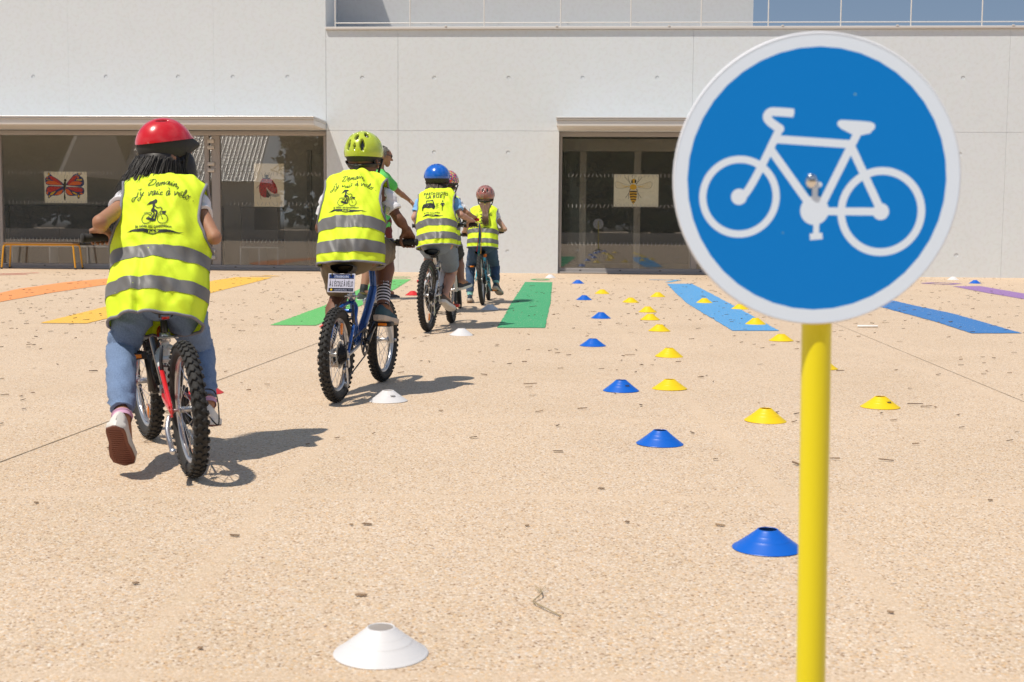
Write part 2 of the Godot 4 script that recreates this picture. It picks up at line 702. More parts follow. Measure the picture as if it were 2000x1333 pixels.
		tag(o, q[0], "painted stripe", "rainbow stripes painted on the playground")
	for q in [
			["red painted numeral by the bench at the left edge", Color(0.6, 0.09, 0.09), [[-8.95, -21.75, -8.35, -22.55], [-8.75, -21.35, -8.3, -21.9], [-8.95, -21.75, -8.75, -21.35]]],
			["yellow painted numeral at the far end of the yellow stripe", Color(0.8, 0.46, 0.07), [[-4.45, -21.7, -4.0, -21.9], [-4.3, -22.1, -4.0, -21.9]]],
			["green painted numeral at the far end of the leaf green stripe", Color(0.12, 0.46, 0.13), [[-2.2, -21.4, -1.75, -21.4], [-2.2, -21.4, -2.2, -21.9], [-2.2, -21.9, -1.75, -21.9]]],
			["pale blue painted seven at the far end of the light blue stripe", Color(0.12, 0.36, 0.6), [[2.3, -21.5, 2.8, -21.5], [2.8, -21.5, 2.5, -20.6]]],
			["purple painted eight at the far end of the purple stripe", Color(0.3, 0.17, 0.4), [[6.7, -20.9, 7.0, -20.5], [7.0, -20.5, 7.3, -20.9], [7.3, -20.9, 7.0, -21.2], [7.0, -21.2, 6.7, -20.9]]]]:
		var s := shape()
		for l in q[2]:
			var a := Vector2(l[0], l[1])
			var b := Vector2(l[2], l[3])
			var n := (b - a).normalized().orthogonal() * 0.05
			s.quad(Vector3(a.x - n.x, 0.0045, a.y - n.y), Vector3(a.x + n.x, 0.0045, a.y + n.y), Vector3(b.x + n.x, 0.0045, b.y + n.y), Vector3(b.x - n.x, 0.0045, b.y - n.y))
		tag(place("painted_numeral", s.mesh(paint("numeral " + q[0], q[1], 0.8), -2.0)), q[0], "painted number", "numbers painted beside the stripes")
	var gs := shape()
	gs.lathe([Vector2(0.09, 0.0045), Vector2(0.16, 0.0046)], Transform3D(Basis.from_scale(Vector3(1.0, 1.0, 2.0)), Vector3(0.46, 0, -21.25)), 32)
	tag(place("painted_numeral", gs.mesh(paint("numeral six", Color(0.1, 0.36, 0.14), 0.8), -2.0)), "green painted ring-shaped numeral at the far end of the emerald stripe", "painted number", "numbers painted beside the stripes")

	# ---- school, posters, bench, furniture inside
	var sch := school()
	var sx := sch.transform
	poster("butterfly drawing with red and orange wings behind the left window", Vector3(-8.668, 1.564, -0.235), Vector2(0.838, 0.6), butterfly(), sx)
	poster("ladybird drawing with one spread wing case behind the glass door", Vector3(-4.69, 1.627, -0.235), Vector2(0.58, 0.818), ladybird(), sx)
	poster("yellow and black bee drawing behind the right window", Vector3(2.303, 1.564, -0.235), Vector2(0.838, 0.604), bee(), sx)
	bench(sx * Transform3D(Basis(), Vector3(-9.0, 0.0, 0.16)))
	inside(sx)
	behind_camera()

	# ---- cones
	cones()
	litter()
	# ---- road sign in the foreground
	road_sign()
	# ---- riders
	riders()


func cones() -> void:
	var cols := {"white": paint("white cone", Color(0.8, 0.8, 0.82), 0.42, 0.0), "blue": paint("blue cone", Color(0.0, 0.11, 0.55), 0.38), "yellow": paint("yellow cone", Color(0.86, 0.6, 0.0), 0.42), "red": paint("red cone", Color(0.62, 0.02, 0.02), 0.42)}
	(cols.white as StandardMaterial3D).backlight_enabled = true
	(cols.white as StandardMaterial3D).backlight = Color(0.7, 0.7, 0.7)
	(cols.yellow as StandardMaterial3D).backlight_enabled = true
	(cols.yellow as StandardMaterial3D).backlight = Color(0.4, 0.28, 0.0)
	var first := {}
	var s := shape()
	var R := 0.095
	var prof := [Vector2(0.0965, 0.0), Vector2(0.098, 0.0015), Vector2(0.0965, 0.0035), Vector2(0.094, 0.0045)]
	for j in 13:
		var w := j / 12.0
		prof.append(Vector2(lerpf(0.092, 0.03, w) + 0.004 * sin(w * PI) * -0.4, lerpf(0.006, 0.0545, w)))
		if j in [5, 8]:
			prof.append(Vector2(lerpf(0.092, 0.03, w + 0.012) - 0.0008, lerpf(0.006, 0.0545, w + 0.003)))
			prof.append(Vector2(lerpf(0.092, 0.03, w + 0.03) - 0.0008, lerpf(0.006, 0.0545, w + 0.03) + 0.0002))
	prof.append_array([Vector2(0.0285, 0.0565), Vector2(0.0265, 0.0568), Vector2(0.0255, 0.0555)])
	s.lathe(prof, Transform3D(), 64)
	var list := [
		["white", -0.271, -2.619, "big white marker cone nearest the bottom edge, open top showing"],
		["white", -0.63, -6.479, "white marker cone with a scribble behind the blue bicycle's rear wheel"],
		["white", -0.415, -10.434, "clean white marker cone on bare ground right of the white bicycle"],
		["white", -0.238, -13.641, "half-shaded white marker cone below the turquoise bicycle"],
		["white", 0.654, -22.059, "small white marker cone by the wall at the emerald stripe's end"],
		["white", 7.727, -22.443, "small white marker cone beside a blue one under the right wall"],
		["blue", 0.722, -3.529, "large blue marker cone partly hidden by the yellow pole"],
		["blue", 0.616, -5.245, "second nearest blue marker cone, dark opening visible"],
		["blue", 0.599, -6.954, "blue marker cone with black scribble left of a yellow cone"],
		["blue", 0.608, -9.578, "blue marker cone alone between white and yellow cones, mid playground"],
		["blue", 0.868, -12.47, "blue marker cone just right of the emerald stripe's near end"],
		["blue", 0.875, -15.566, "blue marker cone beside the middle of the emerald stripe"],
		["blue", 1.024, -19.983, "far blue marker cone beside the emerald stripe's far end"],
		["blue", 7.608, -21.041, "far blue marker cone above the purple stripe"],
		["yellow", 1.857, -6.386, "yellow marker cone with black scribble right of the yellow pole"],
		["yellow", 1.182, -5.898, "nearest yellow marker cone, just left of the yellow pole"],
		["yellow", 0.878, -7.058, "yellow marker cone right beside a blue cone in the middle"],
		["yellow", 1.09, -8.823, "yellow marker cone third in the middle column from the front"],
		["yellow", 1.27, -10.99, "yellow marker cone in front of a close pair of yellow cones"],
		["yellow", 1.332, -12.312, "front yellow marker cone of the closely spaced pair"],
		["yellow", 1.423, -13.416, "rear yellow marker cone of the closely spaced pair"],
		["yellow", 1.401, -15.112, "yellow marker cone left behind the close pair"],
		["yellow", 1.194, -17.011, "farthest yellow marker cone, right of a far blue cone"],
		["yellow", 1.863, -16.366, "yellow marker cone left of the light blue stripe, far back"],
		["yellow", 2.273, -15.117, "yellow marker cone on the far part of the light blue stripe"],
		["yellow", 2.505, -14.031, "yellow marker cone at the right edge of the light blue stripe"],
		["yellow", 2.257, -11.825, "yellow marker cone on the near end of the light blue stripe"],
		["yellow", 2.14, -10.129, "yellow marker cone in front of the light blue stripe's near end"],
		["yellow", 1.985, -8.122, "yellow marker cone mostly hidden behind the yellow pole"],
		["red", -1.271, -16.307, "far red marker cone left of the white bicycle"],
		["red", -1.592, -11.171, "red marker cone peeking out left of the blue bicycle"],
		["red", -1.629, -6.743, "red marker cone beside the leg of the girl in jeans"]]
	for q in list:
		var o: Node3D
		if first.has(q[0]):
			o = first[q[0]].duplicate()
			o.name = numbered(self, "marker_cone")
			add_child(o, true)
		else:
			o = place("marker_cone", s.mesh(cols[q[0]], 0.85))
			first[q[0]] = o
		o.position = Vector3(q[1], 0.001, q[2])
		o.scale = Vector3(rng.randf_range(0.98, 1.02), rng.randf_range(0.93, 1.06), rng.randf_range(0.98, 1.02))
		o.rotation = Vector3(rng.randf_range(-0.015, 0.015), rng.randf() * TAU, rng.randf_range(-0.015, 0.015))
		tag(o, q[3], "marker cone", q[0] + " marker cones on the playground")
	for q in list:
		if "scribble" in q[3]:
			var o: Node3D = null
			for e in find_children("marker_cone*", "MeshInstance3D", false, false):
				if e.get_meta("label") == q[3]:
					o = e
			o.rotation.y = 0.0
			var w := shape()
			var path := []
			for j in 22:
				var v := j / 21.0
				var a := 1.25 - v * 0.42 + 0.05 * sin(j * 2.7)
				var up := 0.52 + 0.12 * sin(j * 1.9) * sin(j * 0.6 + 1.0)
				var r := lerpf(0.0924, 0.0304, up)
				path.append(Vector3(cos(a) * r, lerpf(0.0065, 0.055, up), sin(a) * r))
			w.tube(path, [0.0008], 4)
			place("pen_scribble", w.mesh(paint("marker pen", Color(0.03, 0.03, 0.04), 0.6)), o)

func litter() -> void:
	var brown := paint("dry bark", Color(1, 1, 1), 0.9)
	brown.vertex_color_use_as_albedo = true
	var s := shape()
	s.tinted = true
	for j in 3:
		s.box(tilt(Vector3(0, 0.0022 + 0.0004 * j, (j - 1) * 0.0022), Vector3(4, j * 3.0 - 2.0, 6)), Vector3(0.022, 0.0022, 0.0028), 0.0006)
	var chip := s.mesh(brown)
	var mm := MultiMesh.new()
	mm.transform_format = MultiMesh.TRANSFORM_3D
	mm.use_colors = true
	mm.mesh = chip
	var n := 1500
	mm.instance_count = n
	for j in n:
		var z := -lerpf(4.6, 23.3, pow(rng.randf(), 0.7))
		var x := rng.randf_range(-0.43, 0.43) * -z
		if crumple.get_noise_2d(x * 12.0, z * 12.0) < -0.15:
			z = -lerpf(11.0, 22.0, rng.randf())
		var k := rng.randf_range(0.5, 2.0) * (1.0 if rng.randf() < 0.9 else 1.8)
		mm.set_instance_transform(j, Transform3D(Basis(Vector3.UP, rng.randf_range(-0.6, 0.6) if rng.randf() < 0.7 else rng.randf() * TAU).scaled_local(Vector3(k, rng.randf_range(0.7, 1.8), rng.randf_range(0.7, 1.8))), Vector3(x, 0.0045, z)))
		var d := rng.randf_range(0.35, 1.2)
		mm.set_instance_color(j, Color(0.22, 0.145, 0.09) * d)
	var o := MultiMeshInstance3D.new()
	o.name = "plant_litter"
	o.multimesh = mm
	add_child(o, true)
	o.set_meta("kind", "stuff")
	tag(o, "scattered tiny brown bits of bark and twig over the playground", "plant litter")
	var spots := [[0.310, -4.317, 0.022, "bark chip between the second blue cone and the nearest blue cone, centre"], [0.633, -3.789, 0.034, "brown bark chip up and left of the large blue cone"], [1.589, -4.173, 0.02, "dark bark chip at the right beyond the yellow pole"], [-0.934, -3.121, 0.02, "small bark chip low on the left, below the girl's bicycle"], [-0.362, -3.034, 0.03, "flat bark chip just above the front white cone, left side"], [-0.430, -3.769, 0.033, "long thin bark chip in line above the front white cone"], [-0.477, -3.761, 0.012, "tiny dark crumb beside the long thin bark chip"], [-0.795, -3.619, 0.03, "brown bark chip left of the long thin one below the bicycle shadow"], [0.354, -3.821, 0.02, "small slanted bark chip midway between front white cone and large blue cone"], [0.050, -3.765, 0.014, "tiny bark chip right above the dry grass stalk"], [-0.656, -2.637, 0.012, "tiny bark chip at bottom left of the front white cone"], [0.891, -2.925, 0.016, "bark chip at lower right beyond the yellow pole"], [-1.519, -4.03, 0.015, "bark chip at the left edge below the girl's raised foot"]]
	for q in spots:
		s = shape()
		s.tinted = true
		var c := rng.randf_range(0.6, 1.1)
		s.tint = Color(0.3, 0.2, 0.125) * c
		var bits := 5
		for j in bits:
			s.box(tilt(Vector3(rng.randf_range(-0.1, 0.1) * q[2], 0.003 + 0.001 * (j % 2), (j - 2) * 0.0016), Vector3(rng.randf_range(-15, 15), rng.randf_range(-7, 7), rng.randf_range(-4, 4))), Vector3(q[2] * rng.randf_range(0.6, 1.0), 0.003, 0.0026), 0.0007)
		var t := place("bark_chip", s.mesh(brown))
		t.position = Vector3(q[0], 0.002, q[1])
		t.rotation.y = rng.randf_range(-0.5, 0.5)
		tag(t, q[3], "bark chip", "loose bark chips near the camera")
	s = shape()
	var straw := paint("dry straw", Color(0.33, 0.26, 0.15), 0.8)
	s.tube(rounded([Vector3(0.074, 0.006, -3.093), Vector3(0.075, 0.012, -3.03), Vector3(0.055, 0.005, -2.985), Vector3(0.077, 0.008, -2.937), Vector3(0.117, 0.004, -2.879)]), [0.0009, 0.0011, 0.0016], 5)
	for j in 6:
		s.bar(Vector3(0.074, 0.006, -3.08 + j * 0.006), Vector3(0.074 + (0.014 if j % 2 else -0.012), 0.012, -3.105 + j * 0.006), 0.0007, 4)
	s.bar(Vector3(0.058, 0.005, -2.985), Vector3(0.078, 0.006, -2.945), 0.001, 4)
	tag(place("grass_stalk", s.mesh(straw)), "thin dry bent grass stalk lying right of the front white cone", "grass stalk")
	s = shape()
	s.bar(Vector3(3.126, 0.012, -11.547), Vector3(3.299, 0.014, -11.505), 0.011, 8)
	tag(place("stick", s.mesh(paint("white stick", Color(0.75, 0.73, 0.7), 0.6))), "small white stick lying on the ground right of the yellow pole", "stick")

func road_sign() -> void:
	var o := thing("road_sign", "round blue cycle-path sign with white bicycle on a yellow pole", "road sign", Vector3(0.4235, 0, -1.73))
	var yellow := paint("yellow pole paint", Color(0.83, 0.71, 0.0), 0.35, 0.0, 0.3)
	var s := shape()
	s.lathe([Vector2(0, 0.0), Vector2(0.02, 0.0), Vector2(0.02, 1.06), Vector2(0.0195, 1.064), Vector2(0, 1.064)], Transform3D(Basis(Vector3(0, 0, 1), 0.012), Vector3(0.0, 0, -0.005)), 40)
	place("pole", s.mesh(yellow), o)
	s = shape()
	s.lathe([Vector2(0, 0), Vector2(0.14, 0), Vector2(0.14, 0.02), Vector2(0.05, 0.045), Vector2(0.026, 0.06), Vector2(0.0, 0.06)], tilt(Vector3(0, 0.002, -0.005)), 40)
	place("base", s.mesh(rubber), o)
	var x := Transform3D(Basis(Vector3(0, 1, 0), -0.03) * Basis(Vector3(0, 0, 1), 0.0), Vector3(-0.0215, 0.9635, 0.0205))
	var face := StandardMaterial3D.new()
	face.resource_name = "sign face"
	face.albedo_texture = sign_face()
	face.roughness = 0.45
	face.metallic_specular = 0.35
	s = shape()
	var rw := 0.1885
	var rh := 0.1915
	var c := s.vert(x * Vector3(0, 0, 0.002), Vector2(0.5, 0.5))
	for j in 97:
		var a := TAU * j / 96.0
		s.vert(x * Vector3(cos(a) * rw, sin(a) * rh, 0.002), Vector2(0.5 + 0.5 * cos(a), 0.5 - 0.5 * sin(a)))
	for j in 96:
		s.i.append_array(PackedInt32Array([c, c + j + 2, c + j + 1]))
	place("sign_face", s.mesh(face, -2.0), o)
	s = shape()
	var ring := []
	for q in [Vector2(0.996, 0.0026), Vector2(1.004, 0.002), Vector2(1.0065, 0.0), Vector2(1.004, -0.002), Vector2(0.99, -0.0025), Vector2(0.0, -0.0025)]:
		ring.append(Vector2(q.x * rw, q.y))
	s.lathe(ring, x * Transform3D(Basis(Vector3(1, 0, 0), Vector3(0, 0, 1), Vector3(0, -rh / rw, 0)), Vector3.ZERO), 96)
	place("plate", s.mesh(paint("sign plate", Color(0.8, 0.84, 0.92), 0.5)), o)
	s = shape()
	var nut := x * Vector3((633.0 - 655.0) * 0.000313, (672.0 - 680.0) * 0.000313, 0.003)
	s.ball(nut, Vector3(0.0088, 0.0105, 0.0075), x.basis, 20)
	place("dome_nut", s.mesh(paint("polished nut", Color(0.75, 0.74, 0.72), 0.08, 1.0)), o)
	s = shape()
	s.lathe([Vector2(0.0, 0.0), Vector2(0.0235, 0.0), Vector2(0.0235, 0.03), Vector2(0.0, 0.03)], Transform3D(Basis(), Vector3(-0.0115, 0.955, -0.004)), 24)
	place("bracket", s.mesh(steel), o)

func inside(sx: Transform3D) -> void:
	var o := thing("cabinet", "dark low cupboard standing behind the left window glass", "cupboard")
	o.transform = sx
	block("carcass", o, Vector3(-13.5, 0.02, -1.9), Vector3(-6.05, 1.24, -1.35), paint("cupboard black", Color(0.025, 0.027, 0.032), 0.5))
	for j in 7:
		block("door_leaf", o, Vector3(-13.4 + j * 1.04, 0.5, -1.345), Vector3(-12.4 + j * 1.04, 1.22, -1.325), paint("cupboard black", Color.BLACK), 0.004)
	o = thing("shelf", "low white cubby shelf seen through the left window behind the bench", "shelf")
	o.transform = sx
	var pale := paint("shelf white", Color(0.5, 0.5, 0.48), 0.6)
	block("top_board", o, Vector3(-12.4, 0.4, -1.3), Vector3(-6.2, 0.43, -0.9), pale)
	for j in 9:
		block("divider", o, Vector3(-12.4 + j * 0.77, 0.021, -1.3), Vector3(-12.37 + j * 0.77, 0.399, -0.9), pale)
	block("back_board", o, Vector3(-12.4, 0.022, -1.32), Vector3(-6.2, 0.398, -1.302), paint("cupboard black", Color.BLACK))
	o = thing("shelf", "small dark cabinet with white cubbies behind the ladybird door", "shelf")
	o.transform = sx
	block("carcass", o, Vector3(-5.55, 0.43, -1.9), Vector3(-4.8, 1.22, -1.35), paint("cupboard black", Color.BLACK))
	block("top_board", o, Vector3(-5.57, 0.4, -1.9), Vector3(-4.78, 0.428, -1.3), pale)
	for j in 3:
		block("divider", o, Vector3(-5.57 + j * 0.38, 0.021, -1.9), Vector3(-5.545 + j * 0.38, 0.399, -1.3), pale)
	o = thing("door", "pale interior door with dark handle beyond the ladybird poster", "door")
	o.transform = sx
	block("leaf", o, Vector3(-4.45, 0.021, -3.0), Vector3(-3.62, 2.35, -2.95), paint("door grey", Color(0.33, 0.32, 0.28), 0.6))
	block("handle", o, Vector3(-4.38, 1.1, -2.948), Vector3(-4.22, 1.13, -2.9), dark_steel)
	block("frame_post", o, Vector3(-4.56, 0.021, -3.0), Vector3(-4.455, 2.45, -2.93), paint("door frame", Color(0.2, 0.19, 0.17), 0.6))

func behind_camera() -> void:
	var o := thing("house", "house with tiled roof across the road, mirrored in the glass door", "house")
	o.transform = Transform3D(Basis(Vector3.UP, -0.06 + PI), Vector3(-33.75, 0, 19.5))
	# in its own axes: x along the front, z towards the playground is minus
	var wallm := paint("house render", Color(0.5, 0.46, 0.4), 0.9)
	block("wall", o, Vector3(-14.0, 0.0, -6.0), Vector3(-6.9, 3.2, 0.0), wallm)
	var s := shape()
	var pitch := deg_to_rad(44.0)
	var rows := 26
	for r in rows:
		var y0 := 3.15 + r * 0.27 * sin(pitch)
		var z0 := 0.4 - r * 0.27 * cos(pitch)
		s.grid(380, 1, func(u: float, v: float) -> Vector3:
			var w := absf(sin(u * 7.7 / 0.23 * PI)) * 0.03
			return Vector3(-14.3 + u * 7.7, y0 + v * 0.3 * sin(pitch) + w + (0.03 if v < 0.5 else -0.01), z0 - v * 0.3 * cos(pitch) + w * 0.5))
	var tiles := place("roof", s.mesh(paint("roof tile", Color(0.6, 0.57, 0.54), 0.3)), o)
	tiles.set_meta("kind", "stuff")
	paint("roof tile", Color.WHITE).metallic_specular = 1.0
	block("back_roof", o, Vector3(-14.3, 3.0, -6.4), Vector3(-6.6, 3.1, -5.9), wallm)
	s = shape()
	s.slab([Vector2(0.2, 3.2), Vector2(-4.6, 7.7), Vector2(-9.4, 3.2)], Transform3D(Basis(Vector3(0, 0, -1), Vector3(0, 1, 0), Vector3(1, 0, 0)), Vector3(-7.0, 0, 0)), 0.2)
	place("gable", s.mesh(wallm), o)
	# garden wall and trees that close the view behind
	block("garden_wall", self, Vector3(-60, 0, 15.0), Vector3(60, 0.55, 15.3), paint("garden wall", Color(0.4, 0.38, 0.35), 0.9))
	tag(get_node("garden_wall"), "low grey garden wall behind the camera, mirrored in the windows", "garden wall")
	var leaf := shape()
	leaf.quad(Vector3(-0.07, -0.1, 0), Vector3(0.07, -0.1, 0.03), Vector3(0.05, 0.1, 0), Vector3(-0.05, 0.1, 0.03))
	var green := paint("tree leaves", Color(0.05, 0.085, 0.025), 0.6)
	var bark := paint("tree bark", Color(0.09, 0.07, 0.05), 0.9)
	var lm := leaf.mesh(green)
	var spots := [[-15.5, 23.0, 8.5], [-11.0, 20.5, 8.0], [-6.5, 23.0, 8.6], [-2.0, 20.5, 7.6], [2.5, 22.5, 8.6], [7.0, 20.5, 8.0], [11.5, 23.0, 9.0], [16.0, 21.0, 8.2], [20.5, 23.0, 9.0], [25.5, 21.5, 8.0], [31.0, 23.0, 9.0], [-30.0, 22.5, 8.5], [-34.5, 21.0, 8.0]]
	for j in spots.size():
		var q: Array = spots[j]
		var t := thing("tree", ["first", "second", "third", "fourth", "fifth", "sixth", "seventh", "eighth", "ninth", "tenth", "eleventh"][j] + " dark green tree to the right of the tiled house across the road" if j < 11 else ("near" if j == 11 else "far") + " dark green tree to the left of the tiled house across the road", "tree", Vector3(q[0], 0, q[1]), "trees across the road")
		s = shape()
		s.tube(rounded([Vector3(0, 0, 0), Vector3(0.1, 1.5, 0), Vector3(0, 3.5, 0.1), Vector3(0.2, q[2] * 0.7, 0)]), [0.22, 0.2, 0.16, 0.08], 8)
		for e in 5:
			s.bar(Vector3(0.05, 2.0 + e * 0.6, 0), Vector3(cos(e * 2.3) * 1.6, 3.2 + e * 0.7, sin(e * 2.3) * 1.6), 0.07, 6, 0.02)
		place("trunk", s.mesh(bark), t)
		var mm := MultiMesh.new()
		mm.transform_format = MultiMesh.TRANSFORM_3D
		mm.mesh = lm
		mm.instance_count = 3400
		for e in 3400:
			var v := Vector3(rng.randfn(), rng.randfn(), rng.randfn()).normalized() * pow(rng.randf(), 0.45)
			var c := Vector3(v.x * 3.6, q[2] * 0.5 + v.y * q[2] * 0.48, v.z * 3.0)
			c += Vector3(1, 1, 1) * crumple.get_noise_3dv(c * 6.0) * 0.9
			c.y = maxf(c.y, 0.15)
			var sc := rng.randf_range(1.8, 3.6)
			mm.set_instance_transform(e, Transform3D(Basis.from_euler(Vector3(rng.randf() * TAU, rng.randf() * TAU, rng.randf() * TAU)).scaled(Vector3.ONE * sc), c))
		var cr := MultiMeshInstance3D.new()
		cr.name = "crown"
		cr.multimesh = mm
		cr.set_meta("kind", "stuff")
		t.add_child(cr, true)

func riders() -> void:
	var tan_skin := skin("brown skin", Color(0.36, 0.175, 0.1))
	var dark_skin := skin("dark brown skin", Color(0.16, 0.07, 0.038))
	var fair := skin("fair skin", Color(0.5, 0.28, 0.2))
	var fair2 := skin("light skin", Color(0.52, 0.31, 0.22))
	var man_skin := skin("sun-tanned skin", Color(0.36, 0.18, 0.115))
	var jeans := denim("pale denim", Color(0.2, 0.29, 0.47))
	var dark_jeans := denim("dark denim", Color(0.065, 0.115, 0.21))
	var khaki := weave("khaki cotton", Color(0.15, 0.12, 0.075), 0.9, 0.12)
	var short_denim := denim("washed denim", Color(0.24, 0.3, 0.37))
	var white_tee := weave("white jersey", Color(0.72, 0.72, 0.76), 0.9, 0.06)
	var blue_tee := weave("light blue jersey", Color(0.22, 0.46, 0.78), 0.9, 0.06)
	var slogan := on_cloth(slogan_bike(), "printed slogan with cyclist")
	var street := on_cloth(slogan_street(), "printed slogan with car")
	var white_paint := paint("white bicycle paint", Color(0.68, 0.7, 0.72), 0.3, 0.0, 0.5)
	var red_paint := paint("red bicycle paint", Color(0.6, 0.015, 0.02), 0.3, 0.0, 0.5)
	var blue_paint := paint("blue bicycle paint", Color(0.01, 0.09, 0.36), 0.25, 0.3, 0.6)
	var aqua := paint("turquoise bicycle paint", Color(0.06, 0.4, 0.52), 0.3, 0.0, 0.5)
	var gloss_red := paint("red helmet shell", Color(1, 1, 1), 0.25, 0.0, 0.7)
	gloss_red.vertex_color_use_as_albedo = true
	var gum := paint("brown gum sole", Color(0.17, 0.06, 0.04), 0.7)
	var shoe_white := paint("white leather", Color(0.66, 0.64, 0.6), 0.55)
	var navy := weave("navy canvas", Color(0.03, 0.05, 0.075), 0.85, 0.06)
	var off_white := paint("off-white sole", Color(0.52, 0.44, 0.37), 0.7)
	var H := PI / 2

	# girl in the red helmet, scooting her bicycle along
	var ka := {"r": 0.245, "wb": 0.9, "tr": 0.026, "bb": 0.27, "cs": 0.38, "seat": 0.6, "seat_z": -0.375, "seat_tube": 0.2, "head_low": Vector3(0, 0.53, -0.71), "head_top": Vector3(0, 0.63, -0.685), "bar": 0.855, "bar_z": -0.61, "bar_w": 0.49, "fat": 0.024, "main": white_paint, "down": black_gloss, "second": red_paint, "stay": red_paint, "stay_top": white_paint, "top_mat": red_paint, "fork": red_paint, "crank": -H, "crank_len": 0.14, "knobs": 44, "steer": 0.05, "reflectors": [2.3], "stand": true, "guard": false}
	var ba := bicycle("white and red child's bicycle under the girl in the red helmet", Vector3(-1.13, 0, -4.48), 25.0, 3.0, ka)
	var s := shape()
	s.box(tilt(Vector3(0.0, 0.565, -0.33), Vector3(12, 0, 0)), Vector3(0.03, 0.05, 0.012), 0.004)
	place("rear_reflector", s.mesh(paint("red reflector", Color(0.6, 0.01, 0.01), 0.2, 0.0, 0.6)), ba)
	var pa := person("girl in red helmet, yellow vest and jeans pushing off with one foot", {
		"pelvis": Vector3(-1.335, 0.645, -4.82), "neck": Vector3(-1.352, 1.06, -5.055), "head": Vector3(-1.375, 1.155, -5.1), "shoulder_l": Vector3(-1.495, 0.975, -4.99), "shoulder_r": Vector3(-1.228, 0.965, -4.99), "elbow_l": Vector3(-1.52, 0.9, -4.73), "elbow_r": Vector3(-1.135, 0.845, -4.88), "knee_l": Vector3(-1.464, 0.421, -4.78), "knee_r": Vector3(-1.235, 0.4, -5.02), "ankle_l": Vector3(-1.374, 0.215, -4.47), "ankle_r": Vector3(-1.165, 0.215, -4.85),
		"grips": [grip_at(ba, ka, -1, 0.062), grip_at(ba, ka, 1, 0.06)], "foot_dir": [Vector3(-0.06, -0.72, -0.68), Vector3(-0.15, -0.15, -1)], "foot_up": [Vector3(0, 0.7, -0.72), Vector3.UP],
		"turn": 0.05, "roll": -0.11, "bow": 0.012, "head_yaw": -0.78, "head_pitch": 0.08, "head_roll": 0.0, "skin": tan_skin, "cell": 0.01, "leg": 0.72,
		"trouser": "long", "trousers": jeans, "trouser_wide": 0.88, "sleeve": white_tee, "sleeve_len": 0.3, "sock": weave("pink sock", Color(0.6, 0.35, 0.5), 0.9, 0.05), "sock_high": 0.03, "trouser_end": 0.9, "hem": 0.046, "shoe": shoe_white, "sole": shoe_white, "outsole": gum, "foot": 0.225,
		"vest": {"girth": 1.03, "seed": 1.0, "hem": -0.3, "bands": [[0.155, 0.265], [-0.12, -0.01]], "print": slogan, "area": [0.132, 0.34, 0.88], "narrow": 0.91},
		"helmet": {"color": lin(0.6, 0.014, 0.016), "shell": gloss_red, "visor": 0.042, "size": Vector3(0.095, 0.108, 0.113), "rim_back": 5.0, "rim_front": 14.0, "rim_side": 10.0, "notch": 16.0, "foam_back": -46.0, "foam_side": -30.0, "vents": [[150.0, 52.0, 9.0, 5.0, 0.4], [-150.0, 52.0, 9.0, 5.0, -0.4], [60.0, 62.0, 12.0, 4.0, 0.5], [-60.0, 62.0, 12.0, 4.0, -0.5]]}})
	s = shape()
	var hx := Transform3D(Basis.from_euler(Vector3(-0.05, -0.6, 0)), Vector3(-1.375, 1.155, -5.1) - Vector3(-1.335, 0, -4.82))
	hair_strands(s, hx, [-2.0, 2.65, -0.03, 0.03], func(a: float, t: float, y: float, w: float) -> Vector3:
		var out := 1.0 + 0.16 * t + 0.3 * pow(t, 2.5) * absf(sin(a)) + 0.05 * sin(w * 2.3)
		return Vector3(sin(a + 0.12 * t * sin(w * 1.7)) * 0.092 * out, y - 0.03 - t * (0.142 + 0.02 * sin(w * 7.0)), cos(a) * 0.097 * out + 0.018 + 0.075 * t * maxf(0.0, cos(a))) + Vector3(sin(w * 5.0), 0, cos(w * 9.0)) * 0.008 * t, 760, 0.0018)
	s.ball(hx * Vector3(0, -0.06, 0.026), Vector3(0.096, 0.125, 0.094), hx.basis, 24)
	s.ball(hx * Vector3(0.058, -0.07, -0.045), Vector3(0.034, 0.11, 0.062), hx.basis, 16)
	s.ball(hx * Vector3(0, -0.13, 0.06), Vector3(0.095, 0.07, 0.07), hx.basis, 24)
	var star := shape()
	var pts := []
	for j in 10:
		pts.append(Vector2.from_angle(TAU * j / 10.0 + 0.3) * (0.02 if j % 2 == 0 else 0.008))
	star.slab(pts, Transform3D(Basis.from_euler(Vector3(0.1, -0.1, 0)), hx * Vector3(0.045, -0.078, 0.112)), 0.004)
	place("strap_emblem", star.mesh(paint("pale emblem", Color(0.5, 0.5, 0.48), 0.5)), pa)
	place("hair", s.mesh(paint("black hair", Color(0.014, 0.01, 0.008), 0.48)), pa)

	# boy in the lime helmet
	var kb := {"r": 0.242, "wb": 0.88, "tr": 0.027, "bb": 0.275, "cs": 0.37, "seat": 0.685, "seat_z": -0.2, "seat_tube": 0.27, "head_low": Vector3(0, 0.52, -0.7), "head_top": Vector3(0, 0.65, -0.67), "bar": 0.805, "bar_z": -0.6, "bar_w": 0.55, "fat": 0.024, "top": false, "main": blue_paint, "second": blue_paint, "stay": alloy, "stay_top": blue_paint, "fork": white_paint, "post": steel, "bar_mat": steel, "crank": 0.7, "crank_len": 0.14, "knobs": 46, "steer": -0.03, "reflectors": [-0.75], "bell": true}
	var bb_ := bicycle("blue child's mountain bicycle with a small number plate under its saddle", Vector3(-0.885, 0, -6.43), -9.3, 0.0, kb)
	s = shape()
	s.box(tilt(Vector3(0, 0.6, -0.085), Vector3(-14, 0, 0)), Vector3(0.142, 0.098, 0.004), 0.0015)
	var plate := place("number_plate", s.mesh(paint("plate back", Color(0.7, 0.7, 0.74), 0.4)), bb_)
	var pm := StandardMaterial3D.new()
	pm.resource_name = "plate print"
